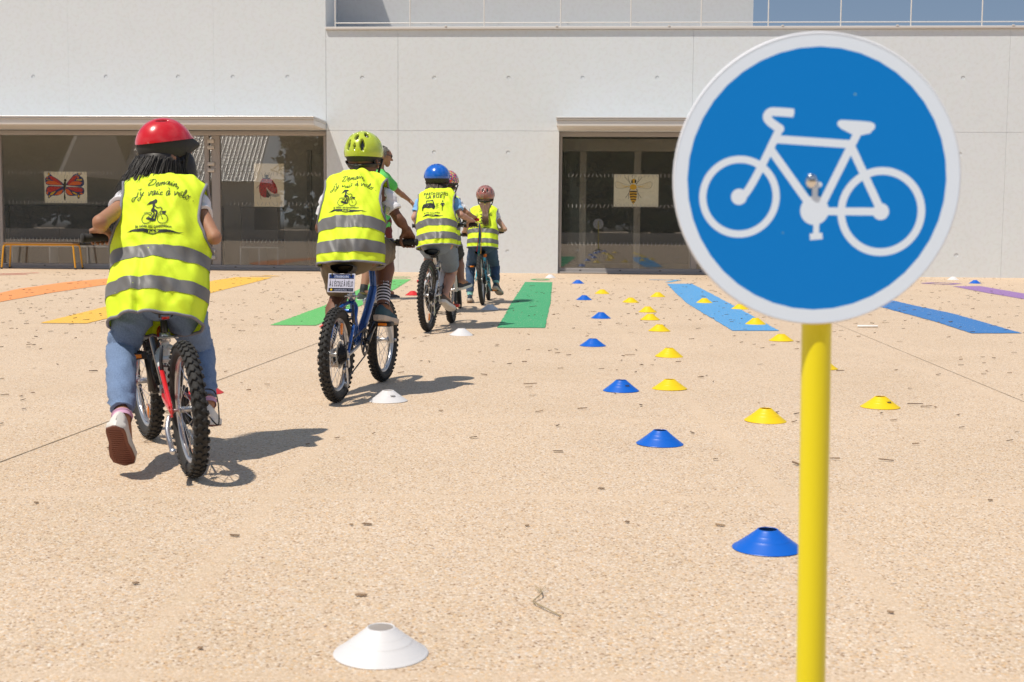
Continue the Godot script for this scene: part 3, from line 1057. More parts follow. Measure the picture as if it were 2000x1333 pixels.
	pm.albedo_texture = plate_face()
	pm.roughness = 0.35
	pm.cull_mode = BaseMaterial3D.CULL_DISABLED
	s = shape()
	var px := tilt(Vector3(0, 0.6, -0.085), Vector3(-14, 0, 0)) * tilt(Vector3(0, 0, 0.0026))
	s.quad(px * Vector3(-0.069, -0.047, 0), px * Vector3(0.069, -0.047, 0), px * Vector3(0.069, 0.047, 0), px * Vector3(-0.069, 0.047, 0))
	place("plate_print", s.mesh(pm, -2.0), plate)
	s = shape()
	for e in [-1.0, 1.0]:
		s.box(px * tilt(Vector3(e * 0.05, 0.041, 0.002)), Vector3(0.009, 0.014, 0.006), 0.002)
	place("cable_tie", s.mesh(black_vinyl), plate)
	s = shape()
	for j in 9:
		s.lathe([Vector2(0.02, -0.005), Vector2(0.027, 0.0), Vector2(0.02, 0.005)], Transform3D(Basis(Quaternion(Vector3.UP, Vector3(0, 0.8, 0.6).normalized())), Vector3(-0.03, 0.31 + j * 0.009, -0.24 + j * 0.007)), 16)
	place("shock_spring", s.mesh(dark_steel), bb_)
	person("boy in lime helmet and yellow vest riding the blue bicycle", {
		"pelvis": Vector3(-0.845, 0.745, -6.7), "neck": Vector3(-0.83, 1.125, -6.98), "head": Vector3(-0.819, 1.245, -7.06), "shoulder_l": Vector3(-0.985, 1.035, -6.92), "shoulder_r": Vector3(-0.685, 1.038, -6.92), "elbow_l": Vector3(-1.04, 0.879, -6.93), "elbow_r": Vector3(-0.615, 0.93, -6.9), "knee_l": Vector3(-0.943, 0.53, -7.0), "knee_r": Vector3(-0.7, 0.755, -7.05), "ankle_l": Vector3(-0.972, 0.262, -6.66), "ankle_r": Vector3(-0.694, 0.47, -6.86),
		"grips": [grip_at(bb_, kb, -1), grip_at(bb_, kb, 1)], "foot_dir": [Vector3(0.15, -0.25, -1), Vector3(0.3, -0.2, -1)], "foot_up": [Vector3.UP, Vector3.UP],
		"turn": -0.12, "hip_turn": -0.1, "roll": 0.02, "bow": 0.06, "head_yaw": -0.3, "head_pitch": -0.03, "skin": dark_skin, "cell": 0.01,
		"trouser": "short", "trousers": khaki, "short_end": 0.86, "sleeve": leafy_tee(), "sleeve_len": 0.62, "sock": striped_sock(), "sock_high": 0.42, "shoe": weave("teal suede", Color(0.03, 0.075, 0.1), 0.9, 0.06), "sole": off_white, "foot": 0.225,
		"vest": {"girth": 0.98, "seed": 2.0, "hem": -0.13, "bands": [[0.2, 0.315], [-0.02, 0.09]], "print": slogan, "area": [0.13, 0.33, 0.79]},
		"helmet": {"color": lin(0.5, 0.6, 0.035), "shell": gloss_red, "rim_back": -15.0, "rim_front": -4.0, "rim_side": -14.0, "foam_back": -54.0, "foam_side": -34.0, "size": Vector3(0.1, 0.112, 0.125), "vents": [[0.0, 42.0, 6.5, 11.0], [-24.0, 16.0, 6.0, 16.0, 0.15], [24.0, 16.0, 6.5, 17.0, -0.25], [-40.0, 52.0, 6.0, 11.0, 0.3], [42.0, 52.0, 7.0, 12.0, -0.3], [0.0, 12.0, 3.0, 9.0], [0.0, 74.0, 9.0, 4.5], [100.0, 40.0, 6.0, 12.0], [-100.0, 40.0, 6.0, 12.0]]}})

	# child in the blue helmet
	var kc := {"r": 0.305, "wb": 0.98, "tr": 0.027, "bb": 0.3, "cs": 0.42, "seat": 0.68, "seat_z": -0.22, "seat_tube": 0.27, "head_low": Vector3(0, 0.62, -0.76), "head_top": Vector3(0, 0.74, -0.725), "bar": 0.895, "bar_z": -0.66, "bar_w": 0.57, "fat": 0.032, "main": white_paint, "second": white_paint, "fork": white_paint, "post": steel, "crank": -0.82, "crank_len": 0.15, "knobs": 54, "rim": black_gloss, "pedal": red_paint, "steer": 0.1, "reflectors": [2.7], "guard_bar": false}
	var bc := bicycle("white mountain bicycle with red pedals under the child in the blue helmet", Vector3(-0.71, 0, -10.76), -9.2, 0.0, kc)
	s = shape()
	for j in 4:
		for e in 2:
			s.ball(Vector3(0.026, 0.36 + j * 0.055, -0.47 - j * 0.06) + Vector3(0.003, e * 0.02, 0), Vector3(0.006, 0.008, 0.008), Basis(), 8)
	place("frame_decal", s.mesh(black_gloss), bc)
	var pc := person("child in blue helmet with curly brown hair riding the white bicycle", {
		"pelvis": Vector3(-0.65, 0.75, -11.02), "neck": Vector3(-0.661, 1.165, -11.3), "head": Vector3(-0.672, 1.275, -11.36), "shoulder_l": Vector3(-0.805, 1.085, -11.25), "shoulder_r": Vector3(-0.508, 1.085, -11.25), "elbow_l": Vector3(-0.86, 0.96, -11.2), "elbow_r": Vector3(-0.455, 0.985, -11.2), "knee_l": Vector3(-0.728, 0.65, -11.45), "knee_r": Vector3(-0.543, 0.49, -11.4), "ankle_l": Vector3(-0.75, 0.47, -11.24), "ankle_r": Vector3(-0.587, 0.285, -11.13),
		"grips": [grip_at(bc, kc, -1), grip_at(bc, kc, 1)], "foot_dir": [Vector3(0.1, -0.1, -1), Vector3(0.42, -0.42, -0.8)], "foot_up": [Vector3.UP, Vector3(0, 0.9, -0.4)],
		"turn": -0.12, "hip_turn": -0.15, "roll": -0.03, "bow": 0.05, "head_yaw": -0.05, "head_pitch": 0.0, "skin": fair, "cell": 0.013,
		"trouser": "short", "trousers": short_denim, "short_end": 0.8, "sleeve": blue_tee, "sleeve_len": 0.62, "shoe": weave("brown canvas", Color(0.12, 0.09, 0.07), 0.85, 0.06), "sole": white_rubber, "foot": 0.215,
		"vest": {"girth": 0.98, "seed": 3.0, "hem": -0.1, "bands": [[0.2, 0.305], [0.0, 0.1]], "print": street, "area": [0.125, 0.31, 0.83]},
		"helmet": {"color": lin(0.005, 0.12, 0.55), "shell": gloss_red, "rim_back": -9.0, "rim_front": 0.0, "rim_side": -7.0, "foam_back": -42.0, "foam_side": -30.0, "size": Vector3(0.112, 0.112, 0.132), "vents": [[-28.0, 62.0, 9.0, 4.0, 0.3], [28.0, 62.0, 9.0, 4.0, -0.3], [180.0, 50.0, 8.0, 8.0]]}})
	s = shape()
	var cx := Transform3D(Basis(), Vector3(-0.672, 1.275, -11.36) - Vector3(-0.65, 0, -11.02))
	hair_strands(s, cx, [-1.9, 1.9, -0.04, 0.0], func(a: float, t: float, y: float, w: float) -> Vector3:
		var curl := Vector3(sin(t * 9.0 + w * 3.0), 0.3 * sin(t * 11.0 + w), cos(t * 9.0 + w * 3.0)) * 0.014 * t
		return Vector3(sin(a) * (0.087 + 0.016 * t), y - 0.02 - t * 0.13, cos(a) * (0.097 + 0.012 * t) + 0.012 + 0.075 * t) + curl, 170, 0.005)
	place("hair", s.mesh(paint("brown hair", Color(0.045, 0.026, 0.017), 0.5)), pc)

	# child in the purple helmet, mostly hidden
	var kd := {"r": 0.29, "wb": 0.93, "tr": 0.025, "bb": 0.29, "cs": 0.4, "seat": 0.66, "seat_z": -0.2, "seat_tube": 0.26, "head_low": Vector3(0, 0.6, -0.73), "head_top": Vector3(0, 0.72, -0.69), "bar": 0.93, "bar_z": -0.62, "bar_w": 0.56, "fat": 0.025, "main": black_gloss, "second": black_gloss, "fork": black_gloss, "crank": -0.35, "crank_len": 0.15, "knobs": 40, "rim": black_gloss, "grip": red_paint, "steer": 0.28}
	var bd := bicycle("black bicycle with red grips half hidden beyond the white bicycle", Vector3(-0.79, 0, -12.9), -14.0, 0.0, kd)
	s = shape()
	var tips := {"streamer": [Color(0.55, 0.02, 0.03), Color(0.01, 0.16, 0.4), Color(0.02, 0.3, 0.2), Color(0.02, 0.06, 0.3), Color(0.6, 0.3, 0.02)]}
	for j in 5:
		s = shape()
		var g0 := Vector3(0.285, 0.93, -0.6)
		s.tube(rounded([g0, g0 + Vector3(0.02 + j * 0.004, -0.03, 0.02), g0 + Vector3(0.028 + j * 0.007 - 0.01, -0.15, 0.02), g0 + Vector3(0.02 + j * 0.011 - 0.02, -0.31 - 0.02 * (j % 3), 0.03)]), [0.0045], 6, true, 0.3)
		place("streamer", s.mesh(paint("streamer %d" % j, tips.streamer[j], 0.5)), bd)
	person("child in purple patterned helmet half hidden behind the blue helmet", {
		"pelvis": Vector3(-0.7, 0.73, -13.1), "neck": Vector3(-0.69, 1.18, -13.28), "head": Vector3(-0.676, 1.3, -13.3), "shoulder_l": Vector3(-0.82, 1.12, -13.25), "shoulder_r": Vector3(-0.575, 1.12, -13.2), "elbow_l": Vector3(-0.85, 0.999, -13.2), "elbow_r": Vector3(-0.475, 1.02, -13.2), "knee_l": Vector3(-0.785, 0.547, -13.45), "knee_r": Vector3(-0.57, 0.56, -13.45), "ankle_l": Vector3(-0.8, 0.44, -13.2), "ankle_r": Vector3(-0.525, 0.315, -13.2),
		"grips": [grip_at(bd, kd, -1), grip_at(bd, kd, 1)], "foot_dir": [Vector3(0.2, 0, -1), Vector3(0.55, 0.2, -0.85)], "foot_up": [Vector3.UP, Vector3.UP],
		"turn": -0.2, "hip_turn": -0.2, "bow": 0.05, "head_yaw": -0.3, "head_pitch": -0.05, "skin": tan_skin, "cell": 0.014,
		"trouser": "short", "trousers": weave("black cotton", Color(0.02, 0.02, 0.022), 0.9, 0.1), "short_end": 0.8, "sleeve": white_tee, "sleeve_len": 0.6, "shoe": weave("charcoal canvas", Color(0.05, 0.05, 0.055), 0.85, 0.06), "sole": white_rubber, "foot": 0.2,
		"vest": {"girth": 0.95, "seed": 4.0, "hem": -0.1, "bands": [[0.2, 0.3], [0.0, 0.1]]},
		"helmet": {"color": lin(0.13, 0.025, 0.2), "shell": gloss_red, "patches": true, "rim_back": -14.0, "rim_side": -8.0, "size": Vector3(0.108, 0.115, 0.13), "vents": [[-30.0, 40.0, 6.0, 12.0], [30.0, 40.0, 6.0, 12.0]]}})

	# girl with the ponytail
	var ke := {"r": 0.29, "wb": 0.93, "tr": 0.025, "bb": 0.285, "cs": 0.4, "seat": 0.6, "seat_z": -0.22, "seat_tube": 0.22, "head_low": Vector3(0, 0.58, -0.74), "head_top": Vector3(0, 0.69, -0.7), "bar": 0.805, "bar_z": -0.62, "bar_w": 0.5, "fat": 0.026, "main": aqua, "second": aqua, "fork": aqua, "crank": -1.35, "crank_len": 0.15, "knobs": 40, "steer": 0.03, "reflectors": [0.8], "guard_bar": true}
	var be := bicycle("turquoise bicycle under the girl with the ponytail", Vector3(-0.335, 0, -14.45), -3.0, 4.0, ke)
	s = shape()
	s.box(tilt(Vector3(0.035, 0.56, -0.3), Vector3(70, 0, 0)), Vector3(0.05, 0.09, 0.05), 0.015)
	place("saddle_bag", s.mesh(weave("orange bag", Color(0.8, 0.17, 0.02), 0.7, 0.05)), be)
	var pe := person("girl with ponytail, pink helmet and jeans, one foot on the ground", {
		"pelvis": Vector3(-0.345, 0.68, -14.72), "neck": Vector3(-0.333, 1.09, -14.93), "head": Vector3(-0.322, 1.205, -14.98), "shoulder_l": Vector3(-0.468, 1.0, -14.88), "shoulder_r": Vector3(-0.2, 1.0, -14.88), "elbow_l": Vector3(-0.54, 0.885, -14.85), "elbow_r": Vector3(-0.092, 0.852, -14.85), "knee_l": Vector3(-0.49, 0.405, -14.9), "knee_r": Vector3(-0.21, 0.42, -15.05), "ankle_l": Vector3(-0.49, 0.1, -14.78), "ankle_r": Vector3(-0.19, 0.225, -14.87),
		"grips": [grip_at(be, ke, -1), grip_at(be, ke, 1)], "foot_dir": [Vector3(0.05, -0.25, -1), Vector3(0.4, -0.45, -0.85)], "foot_up": [Vector3.UP, Vector3(0, 0.9, -0.4)],
		"turn": -0.1, "roll": -0.03, "bow": 0.04, "head_yaw": 0.0, "head_pitch": 0.0, "skin": fair2, "cell": 0.013, "leg": 0.7,
		"trouser": "long", "trousers": dark_jeans, "trouser_wide": 0.86, "trouser_end": 0.91, "sleeve": white_tee, "sleeve_len": 0.25, "sock": weave("mint sock", Color(0.25, 0.55, 0.52), 0.9, 0.05), "sock_high": 0.2, "shoe": navy, "sole": off_white, "foot": 0.215,
		"vest": {"girth": 0.97, "seed": 5.0, "hem": -0.1, "bands": [[0.22, 0.315], [0.0, 0.095]], "print": slogan, "area": [0.115, 0.3, 0.8]},
		"helmet": {"color": lin(0.3, 0.16, 0.14), "shell": gloss_red, "speckle": lin(0.5, 0.09, 0.06), "speckle_share": 0.25, "rim_back": -27.0, "rim_front": -4.0, "rim_side": -24.0, "foam_back": -40.0, "foam_side": -30.0, "size": Vector3(0.105, 0.11, 0.126), "vents": [[-48.0, 22.0, 5.0, 13.0], [-16.0, 27.0, 5.5, 14.0], [16.0, 27.0, 5.5, 14.0], [48.0, 22.0, 5.0, 13.0], [0.0, 12.0, 3.0, 8.0], [-40.0, 60.0, 8.0, 4.0, 0.4], [40.0, 60.0, 8.0, 4.0, -0.4], [0.0, 66.0, 7.0, 4.0]]}})
	s = shape()
	var ex := Transform3D(Basis(), Vector3(-0.322, 1.205, -14.98) - Vector3(-0.345, 0, -14.72))
	hair_strands(s, ex, [-1.0, 1.0, -0.05, -0.03], func(a: float, t: float, y: float, w: float) -> Vector3:
		var gather := 1.0 - smoothstep(0.0, 0.35, t) * 0.55 + 0.1 * t
		return Vector3(sin(a) * 0.075 * gather + 0.012 * t + sin(w * 3.0) * 0.005, y - 0.03 - t * 0.235, 0.1 + 0.235 * smoothstep(-0.25, 0.7, t) + 0.012 * cos(w * 4.0)), 160, 0.0042)
	place("hair", s.mesh(paint("light brown hair", Color(0.17, 0.1, 0.06), 0.42)), pe)

	# the man beside the riders
	man(man_skin)

func denim(called: String, col: Color) -> StandardMaterial3D:
	var m := weave(called, col, 0.9, 0.12, 0.2)
	if fade == null:
		fade = noise_tex(512, 0.07, [[0.0, Color(0.74, 0.75, 0.78)], [0.45, Color(0.86, 0.87, 0.88)], [0.7, Color(0.95, 0.95, 0.95)], [1.0, Color(1, 1, 1)]], FastNoiseLite.TYPE_SIMPLEX_SMOOTH, 6, 0, 17)
	m.albedo_texture = fade
	m.uv1_scale = Vector3(4.5, 3.0, 4.5)
	return m

var fade: Texture2D

func skin(called: String, col: Color) -> StandardMaterial3D:
	var m := paint(called, col, 0.62)
	m.subsurf_scatter_enabled = true
	m.subsurf_scatter_strength = 0.08
	return m

func leafy_tee() -> StandardMaterial3D:
	var p := Print.new(256, 256, Color(0.86, 0.86, 0.88))
	for j in 26:
		var o := Vector2(rng.randf_range(12, 244), rng.randf_range(12, 244))
		var t := rng.randf() * TAU
		var ring := []
		for e in 20:
			ring.append(o + Vector2(cos(TAU * e / 19.0) * 15.0, sin(TAU * e / 19.0) * 9.0).rotated(t))
		p.pen(ring, 2.6, Color(0.5, 0.62, 0.42))
		p.pen([o - Vector2(13, 0).rotated(t), o + Vector2(13, 0).rotated(t)], 2.0, Color(0.62, 0.68, 0.4))
	var m := weave("leaf print jersey", Color(1, 1, 1), 0.9, 0.06)
	m.albedo_texture = p.done()
	m.uv1_scale = Vector3.ONE * 3.4
	return m

func striped_sock() -> StandardMaterial3D:
	var p := Print.new(16, 64, Color(0.82, 0.82, 0.85))
	for j in 4:
		p.poly([Vector2(0, j * 16), Vector2(16, j * 16), Vector2(16, j * 16 + 8), Vector2(0, j * 16 + 8)], Color(0.05, 0.05, 0.1))
	var m := paint("striped sock", Color(1, 1, 1), 0.9)
	m.albedo_texture = p.done()
	m.uv1_scale = Vector3(1, 14.0, 1)
	return m

func man(skin_: Material) -> void:
	var base := Vector3(-1.6, 0, -15.3)
	var neck := Vector3(-1.6, 1.545, -15.3)
	var wrist := Vector3(-1.275, 1.2, -15.74)
	var k := {
		"pelvis": Vector3(-1.6, 0.92, -15.3), "neck": neck, "head": Vector3(-1.555, 1.715, -15.3), "shoulder_l": Vector3(-1.7, 1.45, -15.12), "shoulder_r": Vector3(-1.545, 1.45, -15.46), "elbow_l": Vector3(-1.72, 1.17, -15.0), "elbow_r": Vector3(-1.385, 1.29, -15.58), "knee_l": Vector3(-1.7, 0.49, -15.25), "knee_r": Vector3(-1.53, 0.49, -15.4), "ankle_l": Vector3(-1.765, 0.1, -15.12), "ankle_r": Vector3(-1.56, 0.1, -15.42),
		"wrists": [Vector3(-1.66, 0.93, -15.02), wrist], "hand_dir": [Vector3(0.1, -1, 0), Vector3(0.55, -0.6, -0.3)], "palm": [Vector3(1, 0, 0), Vector3(-0.4, -0.7, 0.2)],
		"foot_dir": [Vector3(1, 0, -0.2), Vector3(1, 0, -0.3)], "foot_up": [Vector3.UP, Vector3.UP],
		"turn": -1.1, "hip_turn": -1.1, "bow": 0.02, "head_yaw": -1.2, "head_pitch": -0.12, "head_size": 1.12, "skin": skin_, "cell": 0.014, "build": 1.25, "hand": 1.05,
		"trouser": "short", "trousers": weave("wine red cotton", Color(0.13, 0.022, 0.028), 0.85, 0.12), "short_end": 0.95, "shoe": weave("grey trainers", Color(0.06, 0.06, 0.065), 0.85, 0.06), "sole": white_rubber, "sock": black_vinyl, "sock_high": 0.2, "foot": 0.28, "group": "adults"}
	var o := person("man with grey hair, sunglasses and green T-shirt stretching out an arm", k)
	var green := weave("bright green jersey", Color(0.13, 0.62, 0.13), 0.85, 0.05)
	var z := func(q: Vector3) -> Vector3: return q - base
	var s := shape()
	var b := Body.new()
	var sp := Spine.new(z.call(k.pelvis), z.call(neck), 0.02, -1.1, -1.1)
	for q in [[-0.02, 0.07, 0.125], [0.2, 0.065, 0.12], [0.5, 0.075, 0.125], [0.78, 0.085, 0.115]]:
		var f := sp.at(q[0])
		b.bone(f * Vector3(-q[1], 0, 0), f * Vector3(q[1], 0, 0), q[2], q[2], 0.06)
	for e in 2:
		var sh: Vector3 = z.call(k.shoulder_l if e == 0 else k.shoulder_r)
		var el: Vector3 = z.call(k.elbow_l if e == 0 else k.elbow_r)
		b.bone(sp.at(0.92).origin, sh, 0.08, 0.072, 0.04)
		b.bone(sh, sh.lerp(el, 0.55), 0.07, 0.066, 0.03)
	b.into(s, 0.012)
	place("t_shirt", s.mesh(green), o)
	var hx := Transform3D(Basis.from_euler(Vector3(-0.12, -1.2, 0)), z.call(k.head))
	s = shape()
	for j in 420:
		var a := rng.randf_range(-2.35, 2.35)
		var el := asin(rng.randf_range(-0.25, 1.0))
		var d := Vector3(cos(el) * sin(a), sin(el), cos(el) * cos(a))
		if d.z < -0.35 and d.y < 0.55:
			continue
		var p0 := Vector3(d.x * 0.086, 0.012 + d.y * 0.092, 0.004 + d.z * 0.112)
		var t := (Vector3(0, -0.6, 0.5) + Vector3(rng.randfn(), rng.randfn(), rng.randfn()) * 0.35)
		t = (t - d * t.dot(d)).normalized()
		s.tube([hx * p0, hx * (p0 + t * 0.018 + d * 0.006), hx * (p0 + t * 0.036 + d * 0.004)], [0.0075, 0.006, 0.002], 5)
	place("hair", s.mesh(paint("grey hair", Color(0.2, 0.185, 0.165), 0.6)), o)
	s = shape()
	for e in [-1.0, 1.0]:
		s.ball(hx * Vector3(e * 0.036, -0.002, -0.106), Vector3(0.03, 0.02, 0.009), hx.basis, 16)
		s.tube([hx * Vector3(e * 0.064, 0.004, -0.1), hx * Vector3(e * 0.09, 0.004, -0.05), hx * Vector3(e * 0.094, 0.0, 0.015)], [0.004], 6)
	s.bar(hx * Vector3(-0.012, 0.004, -0.112), hx * Vector3(0.012, 0.004, -0.112), 0.004, 6)
	place("sunglasses", s.mesh(black_gloss), o)


# ------------------------------------------------------------------ shared materials
var rubber: Material
var steel: Material
var dark_steel: Material
var alloy: Material
var amber: Material
var black_gloss: Material
var black_vinyl: Material
var clear_plastic: Material
var hi_vis: Material
var reflective: Material
var binding: Material
var white_rubber: Material
var foam: Material
var eye_white: Material
var lip_skin: Material
var concrete: StandardMaterial3D
var grey_concrete: StandardMaterial3D
var aluminium: Material
var glass: Material
var ground_bump: Texture2D

func materials() -> void:
	crumple.noise_type = FastNoiseLite.TYPE_SIMPLEX_SMOOTH
	crumple.seed = 5
	crumple.frequency = 0.06
	crumple.fractal_octaves = 2
	cloth_bump = noise_tex(512, 0.09, [], FastNoiseLite.TYPE_SIMPLEX_SMOOTH, 3)
	rubber = paint("tyre rubber", Color(0.022, 0.021, 0.02), 0.75)
	steel = paint("bright steel", Color(0.6, 0.6, 0.61), 0.32, 1.0)
	dark_steel = paint("dark steel", Color(0.07, 0.07, 0.075), 0.4, 0.8)
	alloy = paint("rim alloy", Color(0.5, 0.5, 0.52), 0.3, 0.9)
	amber = paint("amber reflector", Color(0.9, 0.25, 0.01), 0.2, 0.0, 0.6)
	black_gloss = paint("black paint", Color(0.012, 0.012, 0.013), 0.3, 0.0, 0.4)
	black_vinyl = paint("black vinyl", Color(0.018, 0.018, 0.019), 0.55)
	clear_plastic = paint("milky plastic", Color(0.5, 0.47, 0.4), 0.35)
	hi_vis = weave("yellow safety cloth", Color(0.75, 0.95, 0.03), 0.75, 0.05, 0.0)
	(hi_vis as StandardMaterial3D).backlight_enabled = true
	(hi_vis as StandardMaterial3D).backlight = Color(0.3, 0.36, 0.0)
	reflective = weave("reflective tape", Color(0.155, 0.153, 0.152), 0.5, 0.03, 0.0)
	binding = weave("grey binding", Color(0.2, 0.2, 0.24), 0.7, 0.03, 0.0)
	white_rubber = paint("white rubber", Color(0.7, 0.68, 0.63), 0.6)
	foam = paint("dark helmet foam", Color(0.03, 0.029, 0.027), 0.8)
	eye_white = paint("eye white", Color(0.75, 0.73, 0.7), 0.2)
	lip_skin = paint("lip", Color(0.25, 0.09, 0.07), 0.5)
	aluminium = paint("window aluminium", Color(0.36, 0.34, 0.33), 0.42, 0.3)
	var gm := StandardMaterial3D.new()
	gm.resource_name = "window glass"
	gm.transparency = BaseMaterial3D.TRANSPARENCY_ALPHA
	gm.albedo_color = Color(0.9, 0.95, 0.92, 0.012)
	gm.roughness = 0.0
	gm.metallic_specular = 0.5
	gm.cull_mode = BaseMaterial3D.CULL_DISABLED
	glass = gm
	concrete = cast("pale concrete", [0.69, 0.73, 0.755], 3)
	grey_concrete = cast("grey painted concrete", [0.55, 0.565, 0.58], 4)

func cast(called: String, col: Array, seed_: int) -> StandardMaterial3D:
	var m := paint(called, Color(1, 1, 1), 0.88)
	var c := func(f: float) -> Color: return lin(col[0] * f, col[1] * f, col[2] * f)
	m.albedo_texture = noise_tex(1024, 0.004, [[0.0, c.call(0.975)], [0.35, c.call(0.995)], [0.6, c.call(1.0)], [0.8, c.call(1.005)], [1.0, c.call(1.015)]], FastNoiseLite.TYPE_SIMPLEX_SMOOTH, 5, 0, seed_)
	m.uv1_triplanar = true
	m.uv1_scale = Vector3.ONE / 3.7
	m.heightmap_enabled = true
	m.heightmap_texture = noise_tex(1024, 0.05, [[0.0, Color.BLACK], [0.06, Color(0.8, 0.8, 0.8)], [0.3, Color(0.86, 0.86, 0.86)], [1.0, Color.WHITE]], FastNoiseLite.TYPE_CELLULAR, 1, FastNoiseLite.RETURN_DISTANCE, seed_)
	m.heightmap_scale = 0.02
	m.detail_enabled = true
	m.detail_blend_mode = BaseMaterial3D.BLEND_MODE_MUL
	m.detail_albedo = noise_tex(1024, 0.03, [[0.0, Color(0.88, 0.86, 0.84)], [0.02, Color(0.985, 0.98, 0.975)], [0.5, Color(1, 1, 1)], [1.0, Color(1, 1, 1)]], FastNoiseLite.TYPE_SIMPLEX, 2, 0, seed_ + 9)
	m.detail_uv_layer = BaseMaterial3D.DETAIL_UV_1
	return m

func gravel(called: String, ramp: Array, relief: float) -> StandardMaterial3D:
	var m := paint(called, Color(1, 1, 1), 0.82)
	m.albedo_texture = noise_tex(2048, 0.15, ramp, FastNoiseLite.TYPE_CELLULAR, 1, FastNoiseLite.RETURN_CELL_VALUE, 21)
	m.heightmap_enabled = true
	m.heightmap_texture = ground_bump
	m.heightmap_scale = relief
	m.uv1_scale = Vector3.ONE / 1.7
	return m

func sheet(outline: Array, y: float) -> Shape:  # a flat marking on the ground
	var s := shape()
	var p := PackedVector2Array(outline)
	var tri := Geometry2D.triangulate_polygon(p)
	for q in p:
		s.vert(Vector3(q.x, y, q.y), q)
	for j in range(0, tri.size(), 3):
		var a := p[tri[j]]
		if (p[tri[j + 1]] - a).cross(p[tri[j + 2]] - a) > 0.0:
			s.i.append_array(PackedInt32Array([tri[j], tri[j + 1], tri[j + 2]]))
		else:
			s.i.append_array(PackedInt32Array([tri[j], tri[j + 2], tri[j + 1]]))
	return s

func ragged(p: Array) -> Array:  # paint does not end in a ruled line on gravel
	var o := []
	for j in p.size():
		var a: Vector2 = p[j]
		var b: Vector2 = p[(j + 1) % p.size()]
		var n := maxi(1, int(a.distance_to(b) / 0.06))
		var side := (b - a).normalized().orthogonal()
		for e in n:
			o.append(a.lerp(b, float(e) / n) + side * rng.randf_range(-0.007, 0.007))
	return o

func flat(pts: Array) -> Array:
	var o := []
	for j in range(0, pts.size(), 2):
		o.append(Vector2(pts[j], pts[j + 1]))
	return o

# ------------------------------------------------------------------ the school
func panel(called: String, parent: Node3D, x0: float, x1: float, y0: float, y1: float, z: float, holes: Array, m: Material, thick := 0.3) -> void:
	var s := shape()
	var r := 0.037
	var box := 0.06
	var xs := [x0, x1]
	var ys := [y0, y1]
	var mine := []
	for h in holes:
		if h.x > x0 + 0.1 and h.x < x1 - 0.1 and h.y > y0 + 0.1 and h.y < y1 - 0.1:
			mine.append(h)
			for e in [-box, box]:
				if not xs.has(h.x + e):
					xs.append(h.x + e)
				if not ys.has(h.y + e):
					ys.append(h.y + e)
	xs.sort()
	ys.sort()
	for a in xs.size() - 1:
		for b in ys.size() - 1:
			var q0 := Vector2(xs[a], ys[b])
			var q1 := Vector2(xs[a + 1], ys[b + 1])
			var hole := Vector2.INF
			for h in mine:
				if h.x > q0.x and h.x < q1.x and h.y > q0.y and h.y < q1.y:
					hole = h
			if hole == Vector2.INF:
				s.quad(Vector3(q0.x, q0.y, z), Vector3(q1.x, q0.y, z), Vector3(q1.x, q1.y, z), Vector3(q0.x, q1.y, z))
			else:
				for j in 24:
					var c := []
					for e in 2:
						var v := Vector2.from_angle(TAU * (j + e) / 24.0)
						c.append([hole + v * r, hole + v / maxf(absf(v.x), absf(v.y)) * box])
					var i0: Vector2 = c[0][0]
					var i1: Vector2 = c[1][0]
					var o0: Vector2 = c[0][1]
					var o1: Vector2 = c[1][1]
					var v3 := func(q: Vector2, d: float) -> Vector3: return Vector3(q.x, q.y, z - d)
					s.quad(v3.call(i0, 0.0), v3.call(o0, 0.0), v3.call(o1, 0.0), v3.call(i1, 0.0))
					s.quad(v3.call(i0, 0.01), v3.call(i0, 0.0), v3.call(i1, 0.0), v3.call(i1, 0.01))
					s.quad(v3.call(hole, 0.007), v3.call(i0, 0.01), v3.call(i1, 0.01), v3.call(hole, 0.007))
	var w := z - thick
	s.quad(Vector3(x0, y0, w), Vector3(x0, y0, z), Vector3(x0, y1, z), Vector3(x0, y1, w))
	s.quad(Vector3(x1, y0, z), Vector3(x1, y0, w), Vector3(x1, y1, w), Vector3(x1, y1, z))
	s.quad(Vector3(x0, y1, z), Vector3(x1, y1, z), Vector3(x1, y1, w), Vector3(x0, y1, w))
	s.quad(Vector3(x0, y0, w), Vector3(x1, y0, w), Vector3(x1, y0, z), Vector3(x0, y0, z))
	s.quad(Vector3(x1, y0, w), Vector3(x0, y0, w), Vector3(x0, y1, w), Vector3(x1, y1, w))
	place(called, s.mesh(m, 1.5), parent)

func block(called: String, parent: Node3D, lo: Vector3, hi: Vector3, m: Material, bevel := 0.004) -> MeshInstance3D:
	var s := shape()
	s.box(tilt((lo + hi) * 0.5), hi - lo, bevel)
	return place(called, s.mesh(m, 0.72 if bevel > 0.0 else 1.5), parent)

